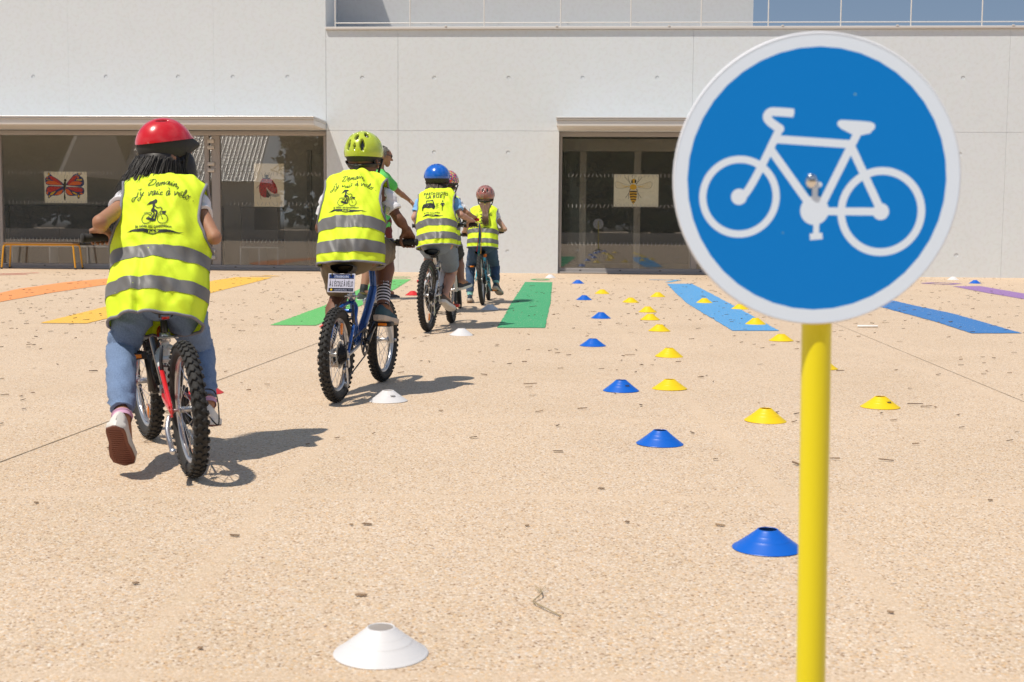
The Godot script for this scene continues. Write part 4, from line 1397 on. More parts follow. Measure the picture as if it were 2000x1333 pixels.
func school() -> Node3D:
	var o := thing("school_building", "long pale concrete school building with wide ground-floor windows", "building", Vector3(0, 0, -24.1))
	o.rotation.y = -0.06
	var holes := []
	for x in [-13.4, -11.95, -10.55, -9.15, -7.74, -6.35, -5.3, -4.26]:
		holes.append(Vector2(x, 3.645))
		holes.append(Vector2(x, 6.3))
	for x in [-2.845, -1.488, -0.1, 1.274, 2.65, 4.03, 5.42, 6.8, 8.187, 9.57, 10.95]:
		holes.append(Vector2(x, 3.628))
		holes.append(Vector2(x, 2.252))
		holes.append(Vector2(x, 0.408))
	# left wing, two storeys
	var cuts := [-16.0, -12.6, -8.46, -5.66, -3.53]
	for j in 4:
		panel("wall_panel", o, cuts[j] + 0.0007, cuts[j + 1] - 0.0007, 2.66, 7.75, 0.0, holes, concrete)
	panel("wall_panel", o, -16.0, -14.0, 0.0, 2.655, 0.0, holes, concrete)
	block("side_wall", o, Vector3(-3.9, 4.46, -7.0), Vector3(-3.53, 7.75, -0.302), concrete)
	block("roof_slab", o, Vector3(-16.0, 7.3, -7.0), Vector3(-3.95, 7.7, -0.305), concrete)
	# right wing, one storey with a terrace on top
	panel("wall_panel", o, -3.527, -2.172, 0.0, 2.648, -0.004, holes, concrete)
	panel("wall_panel", o, -2.168, 0.85, 0.0, 2.648, -0.004, holes, concrete)
	panel("wall_panel", o, -3.527, -2.172, 2.652, 4.5, -0.004, holes, concrete)
	panel("wall_panel", o, -2.168, 3.3, 2.652, 4.5, -0.004, holes, concrete)
	panel("wall_panel", o, 3.303, 9.0, 2.652, 4.5, -0.004, holes, concrete)
	panel("wall_panel", o, 9.003, 16.0, 2.652, 4.5, -0.004, holes, concrete)
	panel("wall_panel", o, 6.0, 9.0, 0.0, 2.648, -0.004, holes, concrete)
	panel("wall_panel", o, 9.003, 16.0, 0.0, 2.648, -0.004, holes, concrete)
	var cap := block("parapet_cap", o, Vector3(-3.528, 4.505, -0.34), Vector3(16.0, 4.558, 0.042), paint("cap metal", Color(0.6, 0.57, 0.54), 0.5), 0.006)
	for x in [-1.27, 0.79, 2.85, 4.91, 6.97, 9.03]:
		block("cap_clip", cap, Vector3(x - 0.022, 4.55, 0.02), Vector3(x + 0.022, 4.575, 0.05), paint("cap metal", Color.WHITE))
	block("terrace_deck", o, Vector3(-3.52, 4.2, -8.0), Vector3(16.0, 4.45, -0.34), grey_concrete)
	var uh := []
	for j in 6:
		uh.append(Vector2(-3.0 + j * 1.33, 4.785))
	panel("upper_wall", o, -3.526, 4.51, 4.455, 8.0, -1.1, uh, grey_concrete)
	block("upper_side_wall", o, Vector3(4.2, 4.455, -7.0), Vector3(4.505, 8.0, -1.405), grey_concrete)
	var rail := Node3D.new()
	rail.name = "terrace_railing"
	o.add_child(rail, true)
	var white := paint("white lacquer", Color(0.72, 0.7, 0.67), 0.4)
	for x in [-3.36, -1.95, -0.565, 0.856, 2.15, 3.44, 4.66, 5.97, 7.23, 8.5, 9.9, 11.3]:
		var s := shape()
		s.bar(Vector3(x, 4.55, -0.06), Vector3(x, 5.55, -0.06), 0.012, 10)
		place("post", s.mesh(white), rail)
	for y in [4.64, 5.1, 5.55]:
		var s := shape()
		s.bar(Vector3(-3.36, y, -0.06), Vector3(13.0, y, -0.06), 0.01 if y < 5.5 else 0.02, 10)
		place("rail", s.mesh(white), rail)
	# canopies over both windows
	var lime := paint("canopy lacquer", Color(0.7, 0.68, 0.65), 0.5)
	var flash := paint("canopy flashing", Color(0.66, 0.65, 0.64), 0.3, 0.4)
	for q in [[-14.2, -3.535], [0.83, 6.1]]:
		var c := block("canopy", o, Vector3(q[0], 2.662, 0.002), Vector3(q[1], 2.765, 1.05), lime, 0.006)
		block("fascia_lip", c, Vector3(q[0] - 0.008, 2.768, 0.004), Vector3(q[1] + 0.008, 2.792, 1.075), lime, 0.005)
		block("flashing", c, Vector3(q[0] - 0.012, 2.794, 0.004), Vector3(q[1] + 0.012, 2.826, 1.085), flash, 0.008)
	# rooms behind the glass
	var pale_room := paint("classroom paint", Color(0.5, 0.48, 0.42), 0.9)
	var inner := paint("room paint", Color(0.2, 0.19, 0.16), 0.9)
	for q in [[-14.5, -3.56], [0.6, 6.4]]:
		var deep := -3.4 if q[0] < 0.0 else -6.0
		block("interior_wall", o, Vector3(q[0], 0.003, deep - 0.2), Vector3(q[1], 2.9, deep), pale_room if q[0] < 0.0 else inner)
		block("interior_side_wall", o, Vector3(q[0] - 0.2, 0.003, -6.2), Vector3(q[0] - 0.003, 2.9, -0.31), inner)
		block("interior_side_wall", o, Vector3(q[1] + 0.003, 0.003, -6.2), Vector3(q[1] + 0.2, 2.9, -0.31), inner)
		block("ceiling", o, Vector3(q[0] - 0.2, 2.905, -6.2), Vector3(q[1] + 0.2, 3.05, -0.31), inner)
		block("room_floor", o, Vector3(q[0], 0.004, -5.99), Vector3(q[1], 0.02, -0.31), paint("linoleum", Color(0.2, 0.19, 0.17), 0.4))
	# window frames and panes
	window(o, -14.0, -3.56, [[-11.9, 0.08], [-9.93, 0.06], [-5.87, 0.09], [-5.695, 0.16]], 0)
	window(o, 0.853, 6.0, [[3.395, 0.115]], 1)
	# the inner lobby glazing seen through the right window
	var post := paint("lobby frame", Color(0.3, 0.28, 0.23), 0.6)
	for x in [1.23, 2.3, 3.4, 4.5]:
		block("lobby_post", o, Vector3(x, 0.02, -1.5), Vector3(x + 0.13, 2.36, -1.38), post)
	block("lobby_beam", o, Vector3(0.61, 2.363, -1.5), Vector3(6.39, 2.6, -1.38), post)
	return o

func window(o: Node3D, x0: float, x1: float, bars: Array, which: int) -> void:
	var w := Node3D.new()
	w.name = numbered(o, "window")
	o.add_child(w, true)
	var z := -0.2
	var t := 0.055
	block("frame", w, Vector3(x0 + 0.002, 2.56, z - 0.05), Vector3(x1 - 0.002, 2.645, z + 0.05), aluminium)
	block("sill", w, Vector3(x0 + 0.002, 0.004, z - 0.06), Vector3(x1 - 0.002, 0.1, z + 0.06), aluminium)
	block("threshold", w, Vector3(x0 + 0.002, 0.003, z + 0.062), Vector3(x1 - 0.002, 0.035, z + 0.16), aluminium)
	var stops := [[x0 + 0.002, x0 + t]]
	for q in bars:
		stops.append([q[0] - q[1] * 0.5, q[0] + q[1] * 0.5])
	stops.append([x1 - t, x1 - 0.002])
	for q in stops:
		block("frame", w, Vector3(q[0], 0.102, z - 0.05), Vector3(q[1], 2.558, z + 0.05), aluminium)
	for j in stops.size() - 1:
		block("pane", w, Vector3(stops[j][1] - 0.01, 0.09, z + 0.006), Vector3(stops[j + 1][0] + 0.01, 2.57, z + 0.012), glass, 0.0)
		block("inner_pane", w, Vector3(stops[j][1] - 0.01, 0.09, z - 0.016), Vector3(stops[j + 1][0] + 0.01, 2.57, z - 0.01), glass, 0.0)
	for j in int((x1 - x0) / 0.75):
		block("drain_cap", w, Vector3(x0 + 0.4 + j * 0.75, 0.055, z + 0.06), Vector3(x0 + 0.44 + j * 0.75, 0.07, z + 0.064), black_vinyl, 0.001)
	if which == 0:
		for y in [2.45, 2.33, 2.02, 1.9, 0.36, 0.24]:
			block("hinge", w, Vector3(-5.845, y - 0.035, z + 0.05), Vector3(-5.715, y + 0.035, z + 0.085), paint("hinge", Color(0.55, 0.53, 0.5), 0.35, 0.3), 0.006)
	# the rows of frosted dashes on the glass
	var s := shape()
	var turn := 0
	for y in [1.84, 1.27, 0.56]:
		var x := x0 + 0.1
		while x < x1 - 0.1:
			var clear := true
			for q in stops:
				if x > q[0] - 0.05 and x < q[1] + 0.05:
					clear = false
			turn += 1
			if clear:
				var lean: float = [0.0, 0.012, 0.0, -0.02, 0.016, 0.0, -0.012, 0.02][(turn * 5 + turn / 7) % 8]
				s.quad(Vector3(x - lean, y - 0.032, z + 0.0145), Vector3(x - lean + 0.011, y - 0.032, z + 0.0145), Vector3(x + lean + 0.011, y + 0.032, z + 0.0145), Vector3(x + lean, y + 0.032, z + 0.0145))
			x += 0.075
	var d := place("glass_marking", s.mesh(paint("frosted film", Color(0.36, 0.36, 0.35), 0.9)), w)
	d.set_meta("kind", "stuff")

func poster(label: String, at: Vector3, size: Vector2, tex: Texture2D, school_x: Transform3D) -> void:
	var m := StandardMaterial3D.new()
	m.resource_name = "drawing on paper"
	m.albedo_texture = tex
	m.roughness = 0.9
	m.cull_mode = BaseMaterial3D.CULL_DISABLED
	var s := shape()
	s.grid(10, 8, func(u: float, v: float) -> Vector3:
		return Vector3((u - 0.5) * size.x, (v - 0.5) * size.y, 0.003 * sin(u * 5.0) * v))
	var o := place("poster", s.mesh(m, -2.0), self, school_x * Transform3D(Basis(), at))
	tag(o, label, "poster", "insect drawings behind the windows")

func bench(x: Transform3D) -> void:
	var o := thing("bench", "low bench with yellow tube frame and wooden seat below butterfly poster", "bench")
	o.transform = x
	var yellow := paint("bench yellow", Color(0.75, 0.36, 0.01), 0.4, 0.0, 0.3)
	for e in [-1.0, 1.0]:
		for d in [-1.0, 1.0]:
			var s := shape()
			s.tube(rounded([Vector3(e * 0.72, 0.0, d * 0.17), Vector3(e * 0.69, 0.3, d * 0.16), Vector3(e * 0.675, 0.43, d * 0.15), Vector3(e * 0.63, 0.46, d * 0.14), Vector3(e * 0.5, 0.462, d * 0.14)]), [0.016], 10)
			place("leg", s.mesh(yellow), o)
			s = shape()
			s.lathe([Vector2(0, 0), Vector2(0.02, 0), Vector2(0.019, 0.03), Vector2(0, 0.03)], tilt(Vector3(e * 0.72, 0.001, d * 0.17)), 12)
			place("foot_cap", s.mesh(black_vinyl), o)
	for d in [-1.0, 1.0]:
		var s := shape()
		s.bar(Vector3(-0.5, 0.462, d * 0.14), Vector3(0.5, 0.462, d * 0.14), 0.016, 10)
		place("seat_rail", s.mesh(yellow), o)
	block("seat", o, Vector3(-0.68, 0.479, -0.17), Vector3(0.68, 0.503, 0.17), paint("bench wood", Color(0.42, 0.25, 0.13), 0.6), 0.008)


# ------------------------------------------------------------------ bicycles
func wheel(parent: Node3D, x: Transform3D, r: float, tr: float, knobs: int, rim_col: Material, rear: bool, spec: Dictionary) -> Node3D:
	var w := Node3D.new()
	w.name = numbered(parent, "wheel")
	parent.add_child(w, true)
	w.transform = x
	var side := Transform3D(Basis(Vector3(0, 0, 1), PI / 2), Vector3.ZERO)
	var ty := shape()
	var body := r - 0.006
	var ring := []
	for j in 14:
		var a := TAU * j / 14.0
		ring.append(Vector2(body - tr + cos(a) * tr, sin(a) * tr * 0.95))
	ty.lathe(ring, side, 72, true)
	for j in knobs:
		var a := TAU * j / knobs
		var turn := Basis(Vector3(1, 0, 0), a)
		var rows := [[-0.3, 0.0], [0.3, 0.5], [-0.95, 0.25], [0.95, 0.75]] if knobs > 40 else [[-0.4, 0.0], [0.4, 0.5], [0.0, 0.25]]
		for q in rows:
			var lean: float = q[0]
			var b := turn * Basis(Vector3(1, 0, 0), TAU / knobs * q[1]) * Basis(Vector3(0, 0, 1), -lean)
			var o := turn * Basis(Vector3(1, 0, 0), TAU / knobs * q[1]) * Vector3(0, body - tr, 0)
			var skew := Basis(Vector3(0, 1, 0), 0.5 * signf(lean))
			ty.box(Transform3D(b * skew, o + b * Vector3(0, tr + 0.002, 0)), Vector3(tr * 0.55, 0.0075, TAU * r / knobs * 0.44), 0.0015)
	place("tyre", ty.mesh(rubber), w)
	var rr := body - 2.0 * tr + 0.006
	var s := shape()
	s.lathe([Vector2(rr, -0.011), Vector2(rr + 0.004, -0.012), Vector2(rr + 0.004, -0.008), Vector2(rr - 0.004, 0.0), Vector2(rr + 0.004, 0.008), Vector2(rr + 0.004, 0.012), Vector2(rr, 0.011), Vector2(rr - 0.017, 0.008), Vector2(rr - 0.019, 0.0), Vector2(rr - 0.017, -0.008)], side, 72, true)
	place("rim", s.mesh(rim_col), w)
	s = shape()
	s.lathe([Vector2(0, -0.06), Vector2(0.006, -0.06), Vector2(0.006, -0.036), Vector2(0.02, -0.034), Vector2(0.02, -0.029), Vector2(0.012, -0.026), Vector2(0.011, 0.026), Vector2(0.02, 0.029), Vector2(0.02, 0.034), Vector2(0.006, 0.036), Vector2(0.006, 0.06), Vector2(0, 0.06)], side, 18)
	place("hub", s.mesh(steel), w)
	var spoke := shape()
	spoke.bar(Vector3.ZERO, Vector3(0, 1, 0), 0.0013, 5)
	var sm := spoke.mesh(steel)
	for j in 24:
		var a := TAU * j / 24.0
		var sx := 0.03 if j % 2 == 0 else -0.03
		var ha := a + (0.9 if (j / 2) % 2 == 0 else -0.9)
		var p0 := Vector3(sx, sin(ha) * 0.018, cos(ha) * 0.018)
		var p1 := Vector3(sx * 0.1, sin(a) * (rr - 0.016), cos(a) * (rr - 0.016))
		var d := p1 - p0
		var y := d.normalized()
		var xx := y.cross(Vector3.RIGHT).normalized()
		place("spoke", sm, w, Transform3D(Basis(xx, d, xx.cross(y)), p0))
	for a in spec.get("reflectors", []):
		s = shape()
		s.box(Transform3D(Basis(Vector3(1, 0, 0), a), Basis(Vector3(1, 0, 0), a) * Vector3(0.012, rr * 0.72, 0)), Vector3(0.012, 0.06, 0.026), 0.004)
		place("spoke_reflector", s.mesh(amber), w)
	if rear:
		s = shape()
		var p := []
		for j in 6:
			p.append(Vector2(0.052 - j * 0.005, 0.02 + j * 0.0055))
			p.append(Vector2(0.052 - j * 0.005, 0.0225 + j * 0.0055))
			p.append(Vector2(0.038 - j * 0.004, 0.0235 + j * 0.0055))
		p.insert(0, Vector2(0, 0.02))
		p.append(Vector2(0, 0.055))
		s.lathe(p, side.rotated(Vector3.UP, PI), 24)
		for j in 6:
			for e in 18:
				var a := TAU * e / 18.0
				s.box(Transform3D(Basis(Vector3(1, 0, 0), a), Basis(Vector3(1, 0, 0), a) * Vector3(0.0213 + j * 0.0055, 0.054 - j * 0.005, 0)), Vector3(0.002, 0.006, 0.005))
		place("cassette", s.mesh(dark_steel), w)
		s = shape()
		s.lathe([Vector2(0.02, 0.0175), Vector2(0.07, 0.0165), Vector2(0.071, 0.0175), Vector2(0.02, 0.019)], side.rotated(Vector3.UP, PI), 32)
		if spec.get("guard", true):
			place("spoke_guard", s.mesh(spec.get("guard_mat", clear_plastic)), w)
	return w

func bicycle(label: String, at: Vector3, yaw: float, lean: float, k: Dictionary) -> Node3D:
	var b := thing("bicycle", label, "bicycle", at, "bicycles ridden in a line")
	b.rotation_degrees = Vector3(0, yaw, lean)
	var r: float = k.r
	var wb: float = k.wb
	var tr: float = k.tr
	var ra := Vector3(0, r, 0)
	var bb := Vector3(0, k.bb, -k.cs)
	var sd := Vector3(0, k.seat, k.seat_z)      # saddle top, middle
	var seat_axis := (sd - bb).normalized()
	var cluster: Vector3 = bb + seat_axis * k.seat_tube
	var hb: Vector3 = k.head_low
	var ht: Vector3 = k.head_top
	var axis := (ht - hb).normalized()
	var fa := Vector3(0, r, -wb)
	var main: Material = k.main
	var second: Material = k.second
	# frame: one part, its differently painted stays as sub-parts
	var s := shape()
	s.bar(bb - seat_axis * 0.01, cluster, 0.016, 14)
	s.bar(hb - axis * 0.01, ht + axis * 0.01, 0.021, 14)
	s.bar(Vector3(-0.035, bb.y, bb.z), Vector3(0.035, bb.y, bb.z), 0.02, 14)
	var frame := place("frame", s.mesh(main), b)
	s = shape()
	s.tube(rounded([hb + axis * 0.03, hb.lerp(bb, 0.4) + Vector3(0, k.get("sag", 0.0), 0), bb + Vector3(0, 0.01, -0.01)]), [k.fat], 16)
	place("down_tube", s.mesh(k.get("down", main)), frame)
	if k.get("top", true):
		s = shape()
		s.bar(ht - axis * 0.03, cluster - seat_axis * 0.03, 0.016, 14)
		place("top_tube", s.mesh(k.get("top_mat", main)), frame)
	for e in [-1.0, 1.0]:
		s = shape()
		s.tube(rounded([bb + Vector3(e * 0.02, 0, 0.02), Vector3(e * (tr + 0.016), lerpf(bb.y, r, 0.4), bb.z * 0.6), Vector3(e * 0.058, r - 0.004, 0.004)]), [0.011, 0.0085], 10)
		s.box(tilt(Vector3(e * 0.059, r, -0.003)), Vector3(0.006, 0.045, 0.04), 0.002)
		place("chainstay", s.mesh(k.get("stay", main)), frame)
		s = shape()
		var mid: Vector3 = cluster.lerp(ra, 0.42)
		mid.x = e * (tr + 0.022)
		s.tube(rounded([cluster - seat_axis * 0.035 + Vector3(e * 0.012, 0, 0.012), Vector3(e * (tr + 0.016), cluster.y - 0.06, cluster.z + 0.06), mid]), [0.01], 10)
		place("upper_seat_stay", s.mesh(k.get("stay_top", main)), frame)
		s = shape()
		s.bar(mid, Vector3(e * 0.06, r + 0.012, 0.0), 0.0095, 10, 0.008)
		place("seat_stay", s.mesh(second), frame)
		# rim brake arm on the stay
		s = shape()
		var piv: Vector3 = mid + Vector3(0, -0.02, 0.02)
		s.tube([piv, piv + Vector3(e * 0.004, 0.045, 0.012), piv + Vector3(-e * 0.006, 0.1, -0.004)], [0.008, 0.007, 0.006], 8)
		s.ball(piv, Vector3.ONE * 0.013)
		s.box(tilt(piv + Vector3(-e * 0.014, 0.03, 0.01)), Vector3(0.012, 0.012, 0.05), 0.003)
		place("brake_arm", s.mesh(k.get("brake", dark_steel)), b)
	s = shape()
	s.box(tilt(Vector3(0, cluster.y - 0.075, cluster.z + 0.07), Vector3(-20, 0, 0)), Vector3(tr * 2.6, 0.02, 0.03), 0.006)
	place("stay_bridge", s.mesh(k.get("stay_top", main)), frame)
	s = shape()
	s.tube(rounded([cluster + Vector3(-0.02, 0.0, 0.02), cluster + Vector3(-0.05, -0.05, 0.06), cluster + Vector3(-0.03, -0.1, 0.07), Vector3(0.04, cluster.y - 0.1, cluster.z + 0.09)]), [0.0024], 6)
	place("cable", s.mesh(rubber), b)
	# seat post and saddle
	s = shape()
	s.bar(cluster - seat_axis * 0.05, sd - seat_axis * 0.05, 0.0135, 14)
	place("seat_post", s.mesh(k.get("post", black_gloss)), b)
	s = shape()
	s.lathe([Vector2(0.0, -0.018), Vector2(0.021, -0.018), Vector2(0.021, 0.018), Vector2(0.0, 0.018)], Transform3D(Basis(Quaternion(Vector3.UP, seat_axis)), cluster), 18)
	s.bar(cluster + Vector3(-0.03, 0, 0.02), cluster + Vector3(0.034, 0, 0.02), 0.005, 8)
	s.box(tilt(cluster + Vector3(0.036, 0.0, 0.03)), Vector3(0.012, 0.01, 0.045), 0.003)
	place("seat_clamp", s.mesh(k.get("clamp", steel)), b)
	s = shape()
	var long := 0.24
	var widths := [0.062, 0.07, 0.06, 0.034, 0.023, 0.02, 0.014]
	s.grid(20, 24, func(u: float, v: float) -> Vector3:
		var w: float = spread(widths, 4)[int(round(v * 24.0))]
		var a := u * TAU
		var high := 0.02 + 0.012 * (1.0 - v)
		var y := sin(a)
		return sd + Vector3(cos(a) * w, (y * 0.4 - 0.4) * high if y > 0.0 else y * high * 1.2 - high * 0.4, 0.11 - v * long) + Vector3(0, 0.012 * cos(v * 5.0), 0))
	s.settle(0)
	var saddle := place("saddle", s.mesh(k.get("saddle", black_vinyl)), b)
	s = shape()
	for e in [-1.0, 1.0]:
		s.tube(rounded([sd + Vector3(e * 0.03, -0.025, 0.09), sd + Vector3(e * 0.022, -0.05, 0.04), sd + Vector3(e * 0.02, -0.05, -0.03), sd + Vector3(e * 0.008, -0.025, -0.11)]), [0.0035], 6)
	s.box(tilt(sd + Vector3(0, -0.052, 0.005)), Vector3(0.05, 0.025, 0.035), 0.005)
	place("saddle_rail", s.mesh(dark_steel), saddle)
	wheel(b, Transform3D(Basis(Vector3(1, 0, 0), 0.4), ra), r, tr, k.knobs, k.get("rim", alloy), true, k)
	# drive side
	var ca: float = k.crank
	var side := Transform3D(Basis(Vector3(0, 0, 1), -PI / 2), bb + Vector3(0.042, 0, 0))
	s = shape()
	s.lathe([Vector2(0.055, -0.0015), Vector2(0.071, -0.0015), Vector2(0.071, 0.0015), Vector2(0.055, 0.0015)], side, 40, true)
	for j in 34:
		var a := TAU * j / 34.0
		s.box(Transform3D(Basis(Vector3(1, 0, 0), a), bb + Vector3(0.042, 0, 0) + Basis(Vector3(1, 0, 0), a) * Vector3(0, 0.073, 0)), Vector3(0.0025, 0.006, 0.006))
	for j in 5:
		var a := TAU * j / 5.0 + 0.3
		s.bar(bb + Vector3(0.042, 0, 0), bb + Vector3(0.042, sin(a) * 0.06, cos(a) * 0.06), 0.006, 6)
	place("chainring", s.mesh(dark_steel), b)
	s = shape()
	s.tube([Vector3(0.043, r + 0.043, 0.0), bb + Vector3(0.043, 0.073, 0.0)], [0.004], 6)
	s.tube(rounded([bb + Vector3(0.043, -0.073, 0.0), Vector3(0.043, r - 0.13, -0.035), Vector3(0.043, r - 0.15, -0.01), Vector3(0.043, r - 0.08, 0.01), Vector3(0.043, r - 0.045, 0.012)], 4), [0.004], 6)
	place("chain", s.mesh(dark_steel), b)
	if k.get("mech", true):
		s = shape()
		s.box(tilt(Vector3(0.062, r - 0.04, 0.012), Vector3(15, 0, 0)), Vector3(0.018, 0.05, 0.026), 0.006)
		s.box(tilt(Vector3(0.055, r - 0.105, 0.0), Vector3(18, 0, 0)), Vector3(0.006, 0.1, 0.024), 0.003)
		s.lathe([Vector2(0, -0.005), Vector2(0.02, -0.005), Vector2(0.02, 0.005), Vector2(0, 0.005)], Transform3D(Basis(Vector3(0, 0, 1), PI / 2), Vector3(0.047, r - 0.15, -0.016)), 16)
		s.lathe([Vector2(0, -0.005), Vector2(0.018, -0.005), Vector2(0.018, 0.005), Vector2(0, 0.005)], Transform3D(Basis(Vector3(0, 0, 1), PI / 2), Vector3(0.047, r - 0.075, 0.012)), 16)
		place("rear_derailleur", s.mesh(steel), b)
		s = shape()
		s.tube(rounded([Vector3(0.066, r - 0.03, 0.03), Vector3(0.085, r - 0.05, 0.09), Vector3(0.08, r + 0.06, 0.1), Vector3(0.06, r + 0.06, -0.04), Vector3(0.05, r + 0.03, -0.16)]), [0.0026], 6)
		place("gear_cable", s.mesh(rubber), b)
	if k.get("guard_bar", false):
		s = shape()
		for e in [0.0, 0.03]:
			s.tube(rounded([Vector3(0.065, r + 0.02 - e, 0.03), Vector3(0.1, r - 0.0 - e, 0.03), Vector3(0.1, r - 0.08 - e, 0.01), Vector3(0.1, r - 0.1 - e, -0.03), Vector3(0.065, r - 0.02 - e, -0.06)]), [0.0045], 6)
		place("derailleur_guard", s.mesh(second), b)
	for e in [1.0, -1.0]:
		var d: Vector3 = Vector3(0, sin(ca), -cos(ca)) * e * k.crank_len
		s = shape()
		s.tube([bb + Vector3(e * 0.055, 0, 0), bb + Vector3(e * 0.062, 0, 0) + d * 0.5, bb + Vector3(e * 0.068, 0, 0) + d], [0.014, 0.010, 0.011], 8, true, 1.4)
		s.bar(bb + Vector3(e * 0.03, 0, 0), bb + Vector3(e * 0.062, 0, 0), 0.011, 10)
		var crank := place("crank", s.mesh(k.get("crank_mat", black_gloss)), b)
		var pd: Vector3 = bb + d + Vector3(e * 0.12, 0, 0)
		s = shape()
		s.bar(bb + d + Vector3(e * 0.066, 0, 0), pd + Vector3(e * 0.045, 0, 0), 0.007, 8)
		for q in [-0.035, 0.035]:
			s.box(tilt(pd + Vector3(0, 0, q)), Vector3(0.085, 0.026, 0.014), 0.004)
			s.box(tilt(pd + Vector3(q * 1.15, 0, 0)), Vector3(0.012, 0.024, 0.07), 0.003)
		place("pedal", s.mesh(k.get("pedal", black_vinyl)), crank)
		s = shape()
		s.box(tilt(pd + Vector3(0, 0, 0.0425)), Vector3(0.048, 0.014, 0.003), 0.001)
		place("pedal_reflector", s.mesh(amber), crank)
	# steering: every part of it turns about the head tube
	var turn := Transform3D(Basis(axis, k.get("steer", 0.0)), Vector3.ZERO)
	var st := Transform3D(turn.basis, hb - turn.basis * hb)
	s = shape()
	s.bar(hb - axis * 0.02, hb - axis * 0.045, 0.024, 14)
	s.box(tilt(hb - axis * 0.045), Vector3(0.12, 0.028, 0.036), 0.01)
	var fork := place("fork", s.mesh(k.fork), b, st)
	for e in [-1.0, 1.0]:
		s = shape()
		s.tube([hb - axis * 0.045 + Vector3(e * 0.052, 0, 0), (hb - axis * 0.045).lerp(fa, 0.5) + Vector3(e * 0.052, 0, 0), fa + Vector3(e * 0.052, -0.012, 0)], [0.0165, 0.0165, 0.013], 12)
		place("fork_leg", s.mesh(k.get("fork_leg", k.fork)), fork)
		s = shape()
		s.bar(fa + Vector3(e * 0.05, 0, 0), fa + Vector3(e * 0.078, 0, 0), 0.0085, 8)
		place("axle_nut", s.mesh(steel), fork)
	wheel(b, st * Transform3D(Basis(Vector3(1, 0, 0), 1.1), fa), r, tr, k.knobs, k.get("rim", alloy), false, {"reflectors": k.get("reflectors", [])})
	var bar_y := Vector3(0, k.bar, k.bar_z)
	s = shape()
	s.bar(ht, Vector3(0, bar_y.y - 0.03, lerpf(ht.z, k.bar_z, 0.3)), 0.015, 12)
	s.bar(Vector3(0, bar_y.y - 0.03, lerpf(ht.z, k.bar_z, 0.3)), bar_y + Vector3(0, -0.04, -0.02), 0.014, 12)
	place("stem", s.mesh(k.get("stem", black_gloss)), b, st)
	var hw: float = k.bar_w * 0.5
	s = shape()
	s.tube(rounded([bar_y + Vector3(-hw, 0, 0.02), bar_y + Vector3(-hw * 0.55, 0, 0.0), bar_y + Vector3(-0.05, -0.04, -0.02), bar_y + Vector3(0.05, -0.04, -0.02), bar_y + Vector3(hw * 0.55, 0, 0.0), bar_y + Vector3(hw, 0, 0.02)]), [0.011], 12)
	var hand := place("handlebar", s.mesh(k.get("bar_mat", black_gloss)), b, st)
	for e in [-1.0, 1.0]:
		var g1 := bar_y + Vector3(e * hw, 0, 0.02)
		var g0 := bar_y + Vector3(e * (hw - 0.115), 0, 0.009)
		s = shape()
		var prof := []
		for j in 12:
			prof.append(Vector2(0.0158 + (0.0012 if j % 2 == 0 else 0.0), -0.0575 + 0.115 * j / 11.0))
		prof.append(Vector2(0.02, 0.058))
		prof.append(Vector2(0.019, 0.064))
		prof.append(Vector2(0.0, 0.066))
		prof.insert(0, Vector2(0.0, -0.058))
		s.lathe(prof, Transform3D(Basis(Quaternion(Vector3.UP, (g1 - g0).normalized())), (g0 + g1) * 0.5), 16)
		place("grip", s.mesh(k.get("grip", rubber)), hand)
		s = shape()
		var l0 := bar_y + Vector3(e * (hw - 0.15), 0, 0.005)
		s.lathe([Vector2(0, -0.018), Vector2(0.019, -0.018), Vector2(0.019, 0.018), Vector2(0, 0.018)], Transform3D(Basis(Vector3(0, 0, 1), PI / 2), l0), 14)
		s.box(tilt(l0 + Vector3(0, -0.008, -0.025)), Vector3(0.03, 0.022, 0.04), 0.006)
		s.tube(rounded([l0 + Vector3(0, -0.012, -0.04), l0 + Vector3(e * 0.02, -0.018, -0.06), l0 + Vector3(e * 0.06, -0.02, -0.055), l0 + Vector3(e * 0.1, -0.02, -0.05)]), [0.006, 0.005], 8)
		place("brake_lever", s.mesh(black_gloss), hand)
	if k.get("bell", false):
		s = shape()
		s.ball(bar_y + Vector3(hw - 0.2, 0.03, 0), Vector3(0.022, 0.016, 0.022))
		place("bell", s.mesh(steel), hand)
	if k.get("stand", false):
		s = shape()
		s.tube(rounded([Vector3(-0.065, r - 0.02, -0.01), Vector3(-0.08, r - 0.06, 0.02), Vector3(-0.085, r - 0.1, 0.09), Vector3(-0.088, r - 0.115, 0.14)]), [0.009, 0.008, 0.009], 8)
		s.ball(Vector3(-0.088, r - 0.116, 0.15), Vector3(0.012, 0.012, 0.014))
		place("kickstand", s.mesh(k.get("stand_mat", steel)), b)
	return b

func grip_at(b: Node3D, k: Dictionary, e: float, inset := 0.045) -> Transform3D:  # where a hand closes round the bar: x runs outwards
	var hb: Vector3 = k.head_low
	var axis: Vector3 = (k.head_top - hb).normalized()
	var tb := Basis(axis, k.get("steer", 0.0))
	var st := Transform3D(tb, hb - tb * hb)
	return b.transform * st * tilt(Vector3(e * (k.bar_w * 0.5 - inset), k.bar, k.bar_z + 0.015))

func pedal_at(b: Node3D, k: Dictionary, e: float) -> Vector3:
	return b.transform * (Vector3(e * 0.12, k.bb, -k.cs) + Vector3(0, sin(k.crank), -cos(k.crank)) * e * k.crank_len)


